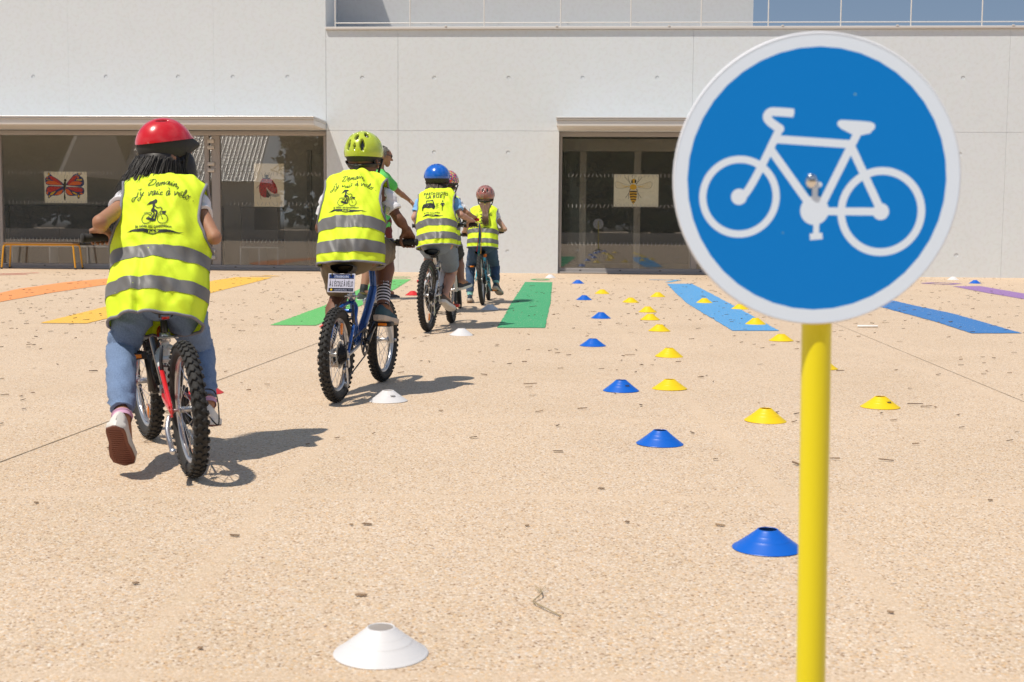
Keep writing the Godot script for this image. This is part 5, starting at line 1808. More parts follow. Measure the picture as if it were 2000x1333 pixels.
# ------------------------------------------------------------------ people
class Spine:
	var p0: Vector3
	var p1: Vector3
	var p2: Vector3
	var x0: Vector3
	var x1: Vector3
	var long: float

	func _init(a: Vector3, b: Vector3, bow: float, turn0: float, turn1: float, roll := 0.0) -> void:
		p0 = a
		p2 = b
		x0 = Vector3(cos(turn0), 0, -sin(turn0)).rotated(Vector3(0, 0, 1), roll)
		x1 = Vector3(cos(turn1), 0, -sin(turn1)).rotated(Vector3(0, 0, 1), roll)
		var back := x0.cross((b - a).normalized())
		p1 = (a + b) * 0.5 + back * bow * 2.0
		long = a.distance_to(b)

	func at(s: float) -> Transform3D:
		var p: Vector3
		var tn: Vector3
		if s < 0.0:
			tn = (p1 - p0).normalized()
			p = p0 + tn * s * long
		elif s > 1.0:
			tn = (p2 - p1).normalized()
			p = p2 + tn * (s - 1.0) * long
		else:
			p = p0 * (1 - s) * (1 - s) + p1 * 2.0 * s * (1 - s) + p2 * s * s
			tn = ((p1 - p0) * (1 - s) + (p2 - p1) * s).normalized()
		var x := x0.lerp(x1, clampf(s, 0, 1))
		x = (x - tn * x.dot(tn)).normalized()
		return Transform3D(Basis(x, tn, x.cross(tn)), p)

func pick(table: Array, s: float) -> float:
	if s <= table[0][0]:
		return table[0][1]
	for j in range(1, table.size()):
		if s <= table[j][0]:
			var w: float = (s - table[j - 1][0]) / (table[j][0] - table[j - 1][0])
			return lerpf(table[j - 1][1], table[j][1], w * w * (3.0 - 2.0 * w))
	return table[-1][1]

const WIDE := [[-0.34, 0.168], [-0.1, 0.184], [0.0, 0.186], [0.2, 0.18], [0.36, 0.187], [0.55, 0.19], [0.8, 0.19], [1.05, 0.185]]
const EDGE := [[-0.34, 0.168], [-0.1, 0.184], [0.0, 0.186], [0.2, 0.18], [0.32, 0.186], [0.33, 0.186], [0.41, 0.167], [0.55, 0.153], [0.72, 0.153], [0.88, 0.163], [1.05, 0.17]]
const DEEP := [[-0.34, 0.14], [-0.1, 0.152], [0.0, 0.15], [0.25, 0.125], [0.55, 0.125], [0.78, 0.115], [0.92, 0.095], [1.03, 0.05]]

func vest_point(sp: Spine, g: Dictionary, side: float, u: float, s: float, off: float) -> Vector3:
	var w := pick(EDGE, s) * float(g.girth) * lerpf(1.0, float(g.get("narrow", 1.0)), smoothstep(0.3, 0.6, s))
	var a := pick(WIDE, s) * float(g.girth)
	var d := pick(DEEP, s) * float(g.girth)
	var x := u * w
	var q := clampf(absf(x) / a, 0.0, 1.0)
	var bulge := pow(maxf(0.0, 1.0 - pow(q, 2.4)), 0.62)
	var f := sp.at(s)
	var y := s * sp.long
	var wr := crumple.get_noise_3d(x * 120.0, y * 70.0, side * 40.0 + float(g.seed) * 9.0) * 0.019
	wr += crumple.get_noise_3d((x + y * 0.7) * 230.0, (y - x * 0.7) * 45.0, side * 70.0 + float(g.seed) * 3.0) * 0.014
	wr += pow(1.0 - absf(crumple.get_noise_3d((x - y * 0.5) * 95.0, (y + x * 0.5) * 60.0, side * 30.0 + float(g.seed) * 17.0)), 9.0) * 0.008
	wr += 0.0045 * exp(-absf(x - 0.025 + 0.02 * sin(float(g.seed))) / 0.01) * smoothstep(0.75, 0.3, s)
	wr += sin(u * 8.0 + crumple.get_noise_2d(x * 90.0, float(g.seed) * 11.0) * 5.0) * 0.011 * clampf((0.45 - s) / 0.7, 0.0, 1.0)
	wr *= 1.0 - pow(q, 6.0)
	var thick := d * bulge * (1.0 if side > 0.0 else 0.8)
	return f.origin + f.basis.x * (x + x / a * (off + wr * 0.4)) + f.basis.z * side * (thick + (wr + off) * (0.35 + 0.65 * bulge))

func vest_top(sp: Spine, g: Dictionary, side: float, u: float) -> float:
	var x := absf(u) * 0.168
	var neck := 0.06
	if x > neck:
		return 1.0 - (x - neck) / 0.108 * 0.055 * float(g.girth) / sp.long
	return (1.0 + 0.01 * (1.0 - x / neck)) if side > 0.0 else 1.0 - 0.28 * (1.0 - pow(x / neck, 1.5))

func safety_vest(o: Node3D, sp: Spine, g: Dictionary) -> void:
	var s := shape()
	var hem: float = g.hem
	for side in [1.0, -1.0]:
		s.grid(44, 52, func(p: float, q: float) -> Vector3:
			var u := p * 2.0 - 1.0
			return vest_point(sp, g, side, u, lerpf(hem, vest_top(sp, g, side, u), q), 0.0))
	for e in [-1.0, 1.0]:
		s.grid(12, 3, func(p: float, q: float) -> Vector3:
			var u: float = e * lerpf(0.37, 1.0, p)
			var a := vest_point(sp, g, 1.0, u, vest_top(sp, g, 1.0, u), 0.0)
			var b := vest_point(sp, g, -1.0, u, vest_top(sp, g, -1.0, u), 0.0)
			return a.lerp(b, q) + sp.at(1.0).basis.y * 0.008 * sin(q * PI))
	var v := place("safety_vest", s.mesh(hi_vis, -2.0), o)
	for band in g.bands:
		s = shape()
		for side in [1.0, -1.0]:
			s.grid(44, 4, func(p: float, q: float) -> Vector3:
				return vest_point(sp, g, side, p * 2.0 - 1.0, lerpf(band[0], band[1], q), 0.0025))
		place("reflective_band", s.mesh(reflective, -2.0), v)
	for e in [-1.0, 1.0]:
		s = shape()
		var path := []
		for j in 15:
			path.append(vest_point(sp, g, 1.0, e, lerpf(0.33, vest_top(sp, g, 1.0, 1.0), j / 14.0), 0.003))
		for j in 15:
			path.append(vest_point(sp, g, -1.0, e, lerpf(vest_top(sp, g, -1.0, 1.0), 0.33, j / 14.0), 0.003))
		s.tube(path, [0.0058], 6)
		place("armhole_binding", s.mesh(binding), v)
	s = shape()
	var ring := []
	for side in [1.0, -1.0]:
		for j in 31:
			var u: float = lerpf(-1.0, 1.0, j / 30.0) * side
			ring.append(vest_point(sp, g, side, u, hem + 0.004, 0.002))
	s.tube(ring, [0.0062], 6)
	place("hem_binding", s.mesh(binding), v)
	if g.has("print"):
		s = shape()
		var pr: Array = g.area  # half width in metres, low and high end along the back
		s.grid(30, 30, func(p: float, q: float) -> Vector3:
			var sy := lerpf(pr[1], pr[2], q)
			return vest_point(sp, g, 1.0, (p * 2.0 - 1.0) * float(pr[0]) / (pick(EDGE, sy) * float(g.girth)), sy, 0.0022))
		place("printed_slogan", s.mesh(g.print, -2.0), v)

func hand(s: Shape, grip: Transform3D, e: float, elbow: Vector3, k: float) -> Vector3:  # closes round a bar; returns the wrist
	var d := elbow - grip.origin
	d -= grip.basis.x * d.dot(grip.basis.x) * 0.75
	d = d.normalized()
	var flat := d - grip.basis.x * d.dot(grip.basis.x)
	var w0 := atan2(flat.dot(grip.basis.y), flat.dot(grip.basis.z))
	var ring := func(deg: float, r: float, x: float) -> Vector3:
		var a := w0 + deg_to_rad(deg)
		return grip.origin + grip.basis.x * e * x * k + (grip.basis.z * cos(a) + grip.basis.y * sin(a)) * (r * k + 0.004)
	var wrist := grip.origin + d * 0.078 * k + grip.basis.y * 0.016
	var b := Body.new()
	for j in 4:
		var x := -0.031 + j * 0.0205
		var short := absf(j - 1.2) * 5.0
		var m: Vector3 = ring.call(48.0 - j * 2.0, 0.032, x)
		var p: Vector3 = ring.call(115.0 - short, 0.033, x)
		var q: Vector3 = ring.call(180.0 - short, 0.029, x)
		var r: Vector3 = ring.call(236.0 - short * 1.5, 0.026, x * 0.95)
		b.bone(wrist.lerp(m, 0.15) + grip.basis.x * e * x * 0.25, m, 0.0165 * k, 0.0115 * k, 0.014)
		b.bone(m, p, 0.0105 * k, 0.0092 * k, 0.005)
		b.bone(p, q, 0.0092 * k, 0.0082 * k, 0.003)
		b.bone(q, r, 0.0082 * k, 0.0072 * k, 0.003)
	var t0: Vector3 = wrist.lerp(ring.call(40.0, 0.03, -0.036), 0.4)
	var t1: Vector3 = ring.call(-10.0, 0.034, -0.042)
	var t2: Vector3 = ring.call(-60.0, 0.031, -0.04)
	var t3: Vector3 = ring.call(-105.0, 0.027, -0.034)
	b.bone(t0, t1, 0.015 * k, 0.0115 * k, 0.012)
	b.bone(t1, t2, 0.0105 * k, 0.0095 * k, 0.004)
	b.bone(t2, t3, 0.0095 * k, 0.008 * k, 0.003)
	b.bone(wrist - (wrist - elbow).normalized() * 0.03, wrist, 0.0215 * k, 0.019 * k, 0.012)
	b.into(s, 0.0036)
	return wrist

func open_hand(s: Shape, wrist: Vector3, dir: Vector3, palm: Vector3, e: float, k: float) -> void:
	var f := dir.normalized()
	var x := f.cross(palm).normalized() * e
	var dn := palm.normalized()
	var b := Body.new()
	for j in 4:
		var off := (-0.03 + j * 0.02) * k
		var ln: float = [0.068, 0.077, 0.071, 0.056][j] * k
		var m := wrist + f * (0.088 - absf(j - 1.0) * 0.004) * k + x * off
		var p := m + f * ln * 0.48 + x * off * 0.2 + dn * 0.006 * k
		var q := p + f * ln * 0.3 + dn * 0.01 * k
		var r := q + f * ln * 0.22 + dn * 0.012 * k
		b.bone(wrist + x * off * 0.4, m, 0.017 * k, 0.0115 * k, 0.012)
		b.bone(m, p, 0.0095 * k, 0.0088 * k, 0.004)
		b.bone(p, q, 0.0088 * k, 0.008 * k, 0.003)
		b.bone(q, r, 0.008 * k, 0.007 * k, 0.003)
	var t1 := wrist + f * 0.035 * k - x * 0.042 * k + dn * 0.012 * k
	b.bone(wrist + f * 0.015 * k - x * 0.015 * k, t1, 0.016 * k, 0.012 * k, 0.01)
	b.bone(t1, t1 + f * 0.032 * k - x * 0.016 * k, 0.011 * k, 0.0095 * k, 0.004)
	b.bone(t1 + f * 0.032 * k - x * 0.016 * k, t1 + f * 0.058 * k - x * 0.02 * k, 0.0095 * k, 0.0078 * k, 0.003)
	b.into(s, 0.004)

func shoe(o: Node3D, heel: Vector3, dir: Vector3, up: Vector3, long: float, upper: Material, sole: Material, under: Material, k: float) -> Transform3D:
	var z := -dir.normalized()
	var x := up.cross(z).normalized()
	var f := Transform3D(Basis(x, z.cross(x), z), heel)
	var wid := [[0.0, 0.001], [0.03, 0.02], [0.07, 0.027], [0.18, 0.031], [0.4, 0.03], [0.62, 0.038], [0.78, 0.041], [0.93, 0.033], [0.98, 0.02], [1.0, 0.001]]
	var high := [[0.0, 0.05], [0.05, 0.075], [0.12, 0.084], [0.3, 0.09], [0.42, 0.083], [0.6, 0.062], [0.8, 0.05], [0.95, 0.04], [1.0, 0.03]]
	var s := shape()
	s.grid(20, 24, func(u: float, v: float) -> Vector3:
		var a := u * PI
		var w := pick(wid, v) * k
		var h := pick(high, v) * k - 0.02
		return f * Vector3(cos(a) * w * (1.0 - 0.25 * maxf(0.0, sin(a)) * 0.6), 0.02 + pow(maxf(0.0, sin(a)), 0.7) * h, -v * long))
	s.settle(0)
	var sh := place("shoe", s.mesh(upper, -2.0), o)
	var outline := []
	for j in 15:
		outline.append(Vector2(pick(wid, j / 14.0) * k + 0.0035, -(j / 14.0) * (long + 0.008) + 0.004))
	for j in 15:
		outline.append(Vector2(-pick(wid, 1.0 - j / 14.0) * k - 0.0035, -(1.0 - j / 14.0) * (long + 0.008) + 0.004))
	var lay := Transform3D(Basis(Vector3(1, 0, 0), Vector3(0, 0, 1), Vector3(0, -1, 0)), Vector3.ZERO)
	s = shape()
	s.slab(outline, f * Transform3D(Basis(), Vector3(0, 0.016, 0)) * lay, 0.022)
	place("sole", s.mesh(sole), sh)
	s = shape()
	s.slab(outline.map(func(q: Vector2) -> Vector2: return Vector2(q.x * 0.96, q.y * 0.985 - 0.001)), f * Transform3D(Basis(), Vector3(0, 0.003, 0)) * lay, 0.006)
	for j in 16:
		var zz := -long * (0.1 + 0.055 * j)
		s.box(f * tilt(Vector3(0, -0.001, zz)), Vector3(pick(wid, -zz / long) * 1.5 * k, 0.002, 0.004))
	place("outsole", s.mesh(under), sh)
	s = shape()
	for j in 5:
		s.bar(f * Vector3(-0.018 * k, pick(high, 0.4 + j * 0.06) * k + 0.003, -long * (0.4 + j * 0.06)), f * Vector3(0.018 * k, pick(high, 0.4 + j * 0.06) * k + 0.003, -long * (0.4 + j * 0.06)), 0.0028, 6)
	place("lace", s.mesh(white_rubber), sh)
	return f

func cloth_limb(o: Node3D, called: String, pts: Array, radii: Array, m: Material, rough: float, seed_: float, lip := true) -> MeshInstance3D:
	var s := shape()
	var path := rounded(pts, 8)
	var rad := spread(radii, 8)
	if lip:
		var d: Vector3 = (path[-1] - path[-2]).normalized()
		var e: Vector3 = path[-1]
		var r: float = rad[-1]
		path.append_array([e + d * 0.0012, e + d * 0.002, e + d * 0.0024])
		rad.append_array([r - 0.001, r - 0.004, r - 0.014])
	s.tube(path, rad, 28, false, 1.0, Vector3.ZERO, func(q: Vector3, run: float, ang: float) -> float:
		var z := crumple.get_noise_3d(q.x * 230.0, q.y * 420.0, q.z * 230.0 + seed_)
		var y := sin(run * 80.0 + z * 6.0 + ang * 2.0) * 0.4 * (0.4 + absf(crumple.get_noise_1d(run * 60.0 + seed_)) * 2.0)
		return (z * 0.9 + y) * rough)
	return place(called, s.mesh(m, 0.35), o)

func helmet(o: Node3D, x: Transform3D, k: Dictionary) -> Node3D:
	var ax: Vector3 = k.get("size", Vector3(0.103, 0.108, 0.128))
	var vents: Array = k.get("vents", [])
	var rim := func(az: float) -> float:  # lower edge of the coloured shell
		var c := cos(az)
		return deg_to_rad(k.get("rim_back", -4.0) if c > 0 else k.get("rim_front", 2.0)) * absf(c) + deg_to_rad(k.get("rim_side", 6.0)) * (1.0 - absf(c))
	var skin := func(az: float, el: float, grow: float) -> Vector3:
		var d := Vector3(cos(el) * sin(az), sin(el), cos(el) * cos(az))
		var r := 1.0
		if el < 0.0:
			r = 1.0 - 0.1 * pow(-el, 1.6)
		var q := d * (ax + Vector3.ONE * grow) * r
		if cos(az) < 0.0 and k.get("visor", 0.0) > 0.0:   # a peak in front
			var e := pow(-cos(az), 6.0) * exp(-pow((el - 0.02) / 0.22, 2.0))
			q.z -= float(k.visor) * e
		q += d * crumple.get_noise_3d(q.x * 60.0, q.y * 60.0, q.z * 60.0 + 50.0) * 0.002
		for rb in k.get("ribs", []):
			pass
		return q
	var s := shape()
	var shell_col: Color = k.color
	var hole := func(az: float, el: float) -> float:
		var m := 0.0
		for v in vents:
			var da := wrapf(az - deg_to_rad(v[0]), -PI, PI) * cos(deg_to_rad(v[1]))
			var de := el - deg_to_rad(v[1])
			var t: float = deg_to_rad(v[4]) if v.size() > 4 else 0.0
			var p := Vector2(da, de).rotated(-t)
			var q := Vector2(p.x / deg_to_rad(v[2]), p.y / deg_to_rad(v[3])).length()
			m = maxf(m, smoothstep(1.08, 0.88, q))
		return m
	s.tinted = true
	var nu := 120
	var nv := 48
	var first := s.v.size()
	for b in nv + 1:
		for a in nu + 1:
			var az := TAU * a / nu
			var lo: float = rim.call(az)
			var el := lerpf(lo, PI / 2, pow(b / float(nv), 0.9))
			var h: float = hole.call(az, el)
			var col := shell_col.srgb_to_linear()
			if k.has("speckle"):
				var z := sin(az * 19.0 + sin(el * 23.0) * 2.0) + sin(el * 31.0 + sin(az * 17.0) * 2.0)
				if absf(z) < float(k.get("speckle_share", 0.4)):
					col = (k.speckle as Color).srgb_to_linear()
			if k.has("patches"):
				var z := crumple.get_noise_3d(az * 50.0, el * 50.0, 9.0)
				if z > 0.22:
					col = Color(0.75, 0.08, 0.01)
				elif z < -0.25:
					col = Color(0.75, 0.55, 0.1)
				elif absf(z) < 0.03:
					col = Color(0.8, 0.75, 0.75)
			s.tint = col.lerp(Color(0.012, 0.012, 0.013), h)
			s.vert(x * (skin.call(az, el, 0.004) * (1.0 - 0.14 * h)))
	for b in nv:
		for a in nu:
			var q := first + b * (nu + 1) + a
			s.i.append_array(PackedInt32Array([q, q + nu + 1, q + 1, q + 1, q + nu + 1, q + nu + 2]))
	s.settle(0)
	var hn := place("helmet", s.mesh(k.shell, -2.0), o)
	s = shape()
	s.grid(72, 10, func(u: float, v: float) -> Vector3:
		var az := u * TAU
		var hi: float = rim.call(az) + 0.03
		var lo := deg_to_rad(float(k.get("foam_back", -36.0)) if cos(az) > 0 else -14.0) * absf(cos(az)) + deg_to_rad(float(k.get("foam_side", -22.0))) * (1.0 - absf(cos(az)))
		lo += deg_to_rad(float(k.get("notch", 0.0))) * exp(-pow(wrapf(az, -PI, PI) / 0.45, 4.0))
		if v > 0.86:
			var q: Vector3 = skin.call(az, lo, -0.001)
			return x * Vector3(q.x * 0.8, q.y + 0.006, q.z * 0.8)
		return x * skin.call(az, lerpf(hi, lo, v / 0.86), -0.001))
	s.settle(0)
	place("helmet_foam", s.mesh(foam), hn)
	s = shape()
	var cr := []
	for j in 13:
		var az := lerpf(-1.9, 1.9, j / 12.0)
		cr.append(x * Vector3(sin(az) * ax.x * 0.82, -0.085 + 0.02 * absf(az) / 1.9, cos(az) * ax.z * 0.76))
	s.tube(cr, [0.004], 6, true, 4.0, x.basis.z)
	s.lathe([Vector2(0, -0.008), Vector2(0.017, -0.008), Vector2(0.017, 0.008), Vector2(0, 0.008)], x * Transform3D(Basis(Vector3(1, 0, 0), PI / 2), Vector3(0, -0.085, ax.z * 0.78)), 16)
	place("retention_cradle", s.mesh(black_vinyl), hn)
	s = shape()
	for e in [-1.0, 1.0]:
		var chin := x * Vector3(e * 0.02, -0.19, -0.075)
		s.tube([x * Vector3(e * ax.x * 0.9, -0.03, -0.05), x * Vector3(e * 0.078, -0.1, -0.03), chin], [0.0025], 6, true, 3.0)
		s.tube([x * Vector3(e * ax.x * 0.85, -0.05, 0.05), x * Vector3(e * 0.078, -0.1, -0.03)], [0.0025], 6, true, 3.0)
	place("chin_strap", s.mesh(k.get("strap", black_vinyl)), hn)
	return hn

func hair_strands(s: Shape, x: Transform3D, from: Array, drop: Callable, n: int, r: float) -> void:
	for j in n:
		var a := lerpf(from[0], from[1], (j + rng.randf() * 0.8) / n)
		var y0 := lerpf(from[2], from[3], rng.randf())
		var path := []
		for e in 7:
			path.append(x * drop.call(a, e / 6.0, y0, rng.randf() * 0.3 + j))
		s.tube(rounded(path, 2), spread([r, r * 1.1, r, r * 0.8, r * 0.5, r * 0.2, r * 0.1], 2), 6)

func person(label: String, k: Dictionary) -> Node3D:
	var base := Vector3(k.pelvis.x, 0, k.pelvis.z)
	var o := thing("person", label, "person", base, k.get("group", "children riding in a line"))
	var z := func(q: Vector3) -> Vector3: return q - base
	var g: float = k.get("build", 1.0)
	var sp := Spine.new(z.call(k.pelvis), z.call(k.neck), k.get("bow", 0.03), k.get("hip_turn", 0.0), k.get("turn", 0.0), k.get("roll", 0.0))
	var headx := Transform3D(Basis.from_euler(Vector3(k.get("head_pitch", 0.0), k.get("head_yaw", 0.0), k.get("head_roll", 0.0))), z.call(k.head))
	var hk: float = k.get("head_size", 1.0)
	# the body: one skin
	var s := shape()
	var b := Body.new()
	var thin: float = k.get("core", 0.82)
	for q in [[0.0, 0.06, 0.095], [0.25, 0.05, 0.085], [0.55, 0.06, 0.09], [0.8, 0.065, 0.082]]:
		var f := sp.at(q[0])
		b.bone(f * Vector3(-q[1] * g, 0, 0), f * Vector3(q[1] * g, 0, 0), q[2] * g * thin, q[2] * g * thin, 0.05)
	for j in 3:
		b.bone(sp.at(j * 0.28).origin, sp.at(j * 0.28 + 0.28).origin, 0.09 * g * thin, 0.09 * g * thin, 0.05)
	var shl: Array = [z.call(k.shoulder_l), z.call(k.shoulder_r)]
	b.bone(shl[0], sp.at(0.93).origin, 0.046 * g, 0.05 * g, 0.04)
	b.bone(shl[1], sp.at(0.93).origin, 0.046 * g, 0.05 * g, 0.04)
	b.bone(sp.at(0.95).origin, headx * Vector3(0, -0.05 * hk, 0.02), 0.05 * g, 0.046 * g, 0.03)
	b.bone(headx * Vector3(0, -0.01, 0.02), headx * Vector3(0, -0.01, -0.03), 0.07 * hk, 0.068 * hk, 0.03)
	var elbows: Array = [z.call(k.elbow_l), z.call(k.elbow_r)]
	var wrists := []
	for j in 2:
		var e := -1.0 if j == 0 else 1.0
		if k.has("grips") and k.grips[j] != null:
			var gx: Transform3D = k.grips[j]
			gx.origin -= base
			wrists.append(gx)
		else:
			wrists.append(null)
	var hands := shape()
	var arm: float = k.get("arm", 0.92)
	for j in 2:
		var e := -1.0 if j == 0 else 1.0
		var wr: Vector3
		if wrists[j] != null:
			wr = hand(hands, wrists[j], e, elbows[j], k.get("hand", 0.86))
		else:
			wr = z.call(k.wrists[j])
			open_hand(hands, wr, k.hand_dir[j], k.palm[j], e, k.get("hand", 1.0))
		b.bone(shl[j], elbows[j], 0.037 * g * arm, 0.029 * g * arm, 0.012)
		b.bone(elbows[j], elbows[j].lerp(wr, 0.35), 0.029 * g * arm, 0.03 * g * arm, 0.01)
		b.bone(elbows[j].lerp(wr, 0.35), wr, 0.03 * g * arm, 0.021 * g * arm, 0.012)
	var hips := [sp.at(0.0) * Vector3(-0.075 * g, -0.01, 0), sp.at(0.0) * Vector3(0.075 * g, -0.01, 0)]
	var knees := [z.call(k.knee_l), z.call(k.knee_r)]
	var ankles := [z.call(k.ankle_l), z.call(k.ankle_r)]
	for j in 2:
		var bare: float = k.get("leg", 1.0)
		b.bone(hips[j], knees[j], 0.068 * g * bare, 0.049 * g * bare, 0.03)
		b.bone(knees[j], knees[j].lerp(ankles[j], 0.35), 0.047 * g * bare, 0.05 * g * bare, 0.02)
		b.bone(knees[j].lerp(ankles[j], 0.35), ankles[j], 0.05 * g * bare, 0.03 * g * bare, 0.02)
		var fd: Vector3 = k.foot_dir[j]
		b.bone(ankles[j], ankles[j] + fd.normalized() * 0.09 * g + Vector3(0, -0.03, 0), 0.03 * g, 0.022 * g, 0.02)
	b.into(s, k.get("cell", 0.012))
	# head and face on a finer grid
	var h := Body.new()
	h.bone(headx * (Vector3(0, 0.012, 0.025) * hk), headx * (Vector3(0, 0.008, -0.03) * hk), 0.077 * hk, 0.07 * hk, 0.02)
	h.bone(headx * (Vector3(0, -0.03, -0.045) * hk), headx * (Vector3(0, -0.088, -0.068) * hk), 0.05 * hk, 0.027 * hk, 0.04)
	h.bone(headx * (Vector3(0, -0.012, -0.094) * hk), headx * (Vector3(0, -0.036, -0.113) * hk), 0.007 * hk, 0.012 * hk, 0.012)
	h.bone(headx * (Vector3(-0.014, -0.07, -0.09) * hk), headx * (Vector3(0.014, -0.07, -0.09) * hk), 0.008 * hk, 0.008 * hk, 0.008)
	h.bone(headx * (Vector3(-0.03, 0.018, -0.086) * hk), headx * (Vector3(0.03, 0.018, -0.086) * hk), 0.012 * hk, 0.012 * hk, 0.014)
	for e in [-1.0, 1.0]:
		h.bone(headx * (Vector3(e * 0.077, -0.005, 0.012) * hk), headx * (Vector3(e * 0.082, -0.03, 0.005) * hk), 0.014 * hk, 0.01 * hk, 0.008)
		h.bone(headx * (Vector3(e * 0.08, 0.004, 0.022) * hk), headx * (Vector3(e * 0.088, -0.012, 0.024) * hk), 0.009 * hk, 0.008 * hk, 0.006)
	h.bone(headx * (Vector3(0, -0.05, 0.02) * hk), headx * (Vector3(0, -0.1, 0.03) * hk), 0.05 * hk, 0.046 * hk, 0.03)
	h.into(s, 0.0055)
	var off := s.v.size()
	s.v.append_array(hands.v)
	s.n.append_array(hands.n)
	s.t.append_array(hands.t)
	s.c.append_array(hands.c)
	for q in hands.i:
		s.i.append(q + off)
	place("body", s.mesh(k.skin), o)
	for e in [-1.0, 1.0]:
		s = shape()
		s.ball(headx * (Vector3(e * 0.031, -0.004, -0.088) * hk), Vector3.ONE * 0.0115 * hk)
		var eye := place("eye", s.mesh(eye_white), o)
		s = shape()
		s.ball(headx * (Vector3(e * 0.031, -0.004, -0.0955) * hk), Vector3.ONE * 0.0055 * hk)
		place("pupil", s.mesh(black_gloss), eye)
	s = shape()
	s.tube(rounded([headx * (Vector3(-0.021, -0.069, -0.094) * hk), headx * (Vector3(0, -0.071, -0.1005) * hk), headx * (Vector3(0.021, -0.069, -0.094) * hk)]), [0.0032], 6)
	place("lips", s.mesh(lip_skin), o)
	# clothes
	if k.has("sleeve"):
		s = shape()
		var tp := []
		for j in 9:
			tp.append(sp.at(0.05 + j * 0.112).origin)
		s.tube(tp, [0.145 * g, 0.142 * g, 0.14 * g, 0.14 * g, 0.142 * g, 0.145 * g, 0.14 * g, 0.115 * g, 0.07 * g], 32, true, 0.68, sp.at(0.5).basis.x, func(q: Vector3, run: float, ang: float) -> float:
			return crumple.get_noise_3d(q.x * 150.0, q.y * 150.0, q.z * 150.0) * 0.008)
		place("t_shirt", s.mesh(k.sleeve, -2.0), o)
	for j in 2:
		if k.has("sleeve"):
			var e := -1.0 if j == 0 else 1.0
			var along_arm: Vector3 = elbows[j] - shl[j]
			var reach: float = k.get("sleeve_len", 0.5)
			var inn: Vector3 = shl[j] - sp.at(0.9).basis.x * e * 0.05 + Vector3(0, 0.004, 0)
			cloth_limb(o, "sleeve", [inn, shl[j] + Vector3(0, 0.006, 0), shl[j] + along_arm * reach * 0.55, shl[j] + along_arm * reach], [0.043 * g, 0.048 * g, 0.045 * g, 0.046 * g], k.sleeve, 0.008, 10.0 + j * 31.0)
		var f0: Vector3 = hips[j]
		var kn: Vector3 = knees[j]
		var an: Vector3 = ankles[j]
		var e2 := -1.0 if j == 0 else 1.0
		if k.trouser == "long":
			var calf := kn.lerp(an, 0.5) + Vector3(0, 0, 0.012)
			var w: float = k.get("trouser_wide", 1.0)
			cloth_limb(o, "trouser_leg", [f0 + Vector3(-e2 * 0.01, 0.05, 0), f0.lerp(kn, 0.35), f0.lerp(kn, 0.75), kn, calf, kn.lerp(an, float(k.get("trouser_end", 0.92)))], [0.092 * g, 0.088 * g * w, 0.072 * g * w, 0.067 * g * w, 0.058 * g * w, float(k.get("hem", 0.05)) * g * w], k.trousers, 0.009 * g, 7.0 + j * 23.0)
		else:
			var end: float = k.get("short_end", 0.85)
			cloth_limb(o, "shorts_leg", [f0 + Vector3(-e2 * 0.01, 0.05, 0), f0.lerp(kn, end * 0.4), f0.lerp(kn, end * 0.8), f0.lerp(kn, end)], [0.095 * g, 0.09 * g, 0.08 * g, 0.079 * g], k.trousers, 0.008, 7.0 + j * 23.0)
	s = shape()
	var pf := sp.at(0.02)
	s.ball(pf * Vector3(0, -0.01, 0.0), Vector3(0.148, 0.115, 0.125) * g, pf.basis, 24)
	place("trouser_seat", s.mesh(k.trousers), o)
	for j in 2:
		if k.has("sock"):
			var d: Vector3 = knees[j] - ankles[j]
			var up_to: float = k.get("sock_high", 0.25)
			cloth_limb(o, "sock", [ankles[j] - d.normalized() * 0.014, ankles[j], ankles[j] + d * up_to * 0.5, ankles[j] + d * up_to], [0.034 * g, 0.0335 * g, 0.038 * g, lerpf(0.034, 0.052, up_to) * g], k.sock, 0.001, 3.0)
		var fd: Vector3 = (k.foot_dir[j] as Vector3).normalized()
		var fu: Vector3 = (k.foot_up[j] as Vector3)
		fu = (fu - fd * fu.dot(fd)).normalized()
		var lg: float = k.get("foot", 0.215)
		shoe(o, ankles[j] - fu * 0.085 * lg / 0.215 - fd * 0.26 * lg, fd, fu, lg, k.shoe, k.sole, k.get("outsole", k.sole), lg / 0.215)
	if k.has("vest"):
		var v: Dictionary = k.vest
		safety_vest(o, sp, v)
	if k.has("helmet"):
		var hm: Dictionary = k.helmet
		helmet(o, headx * tilt(Vector3(0, 0.045, 0.0) * hk, hm.get("tip", Vector3.ZERO)), hm)
	return o


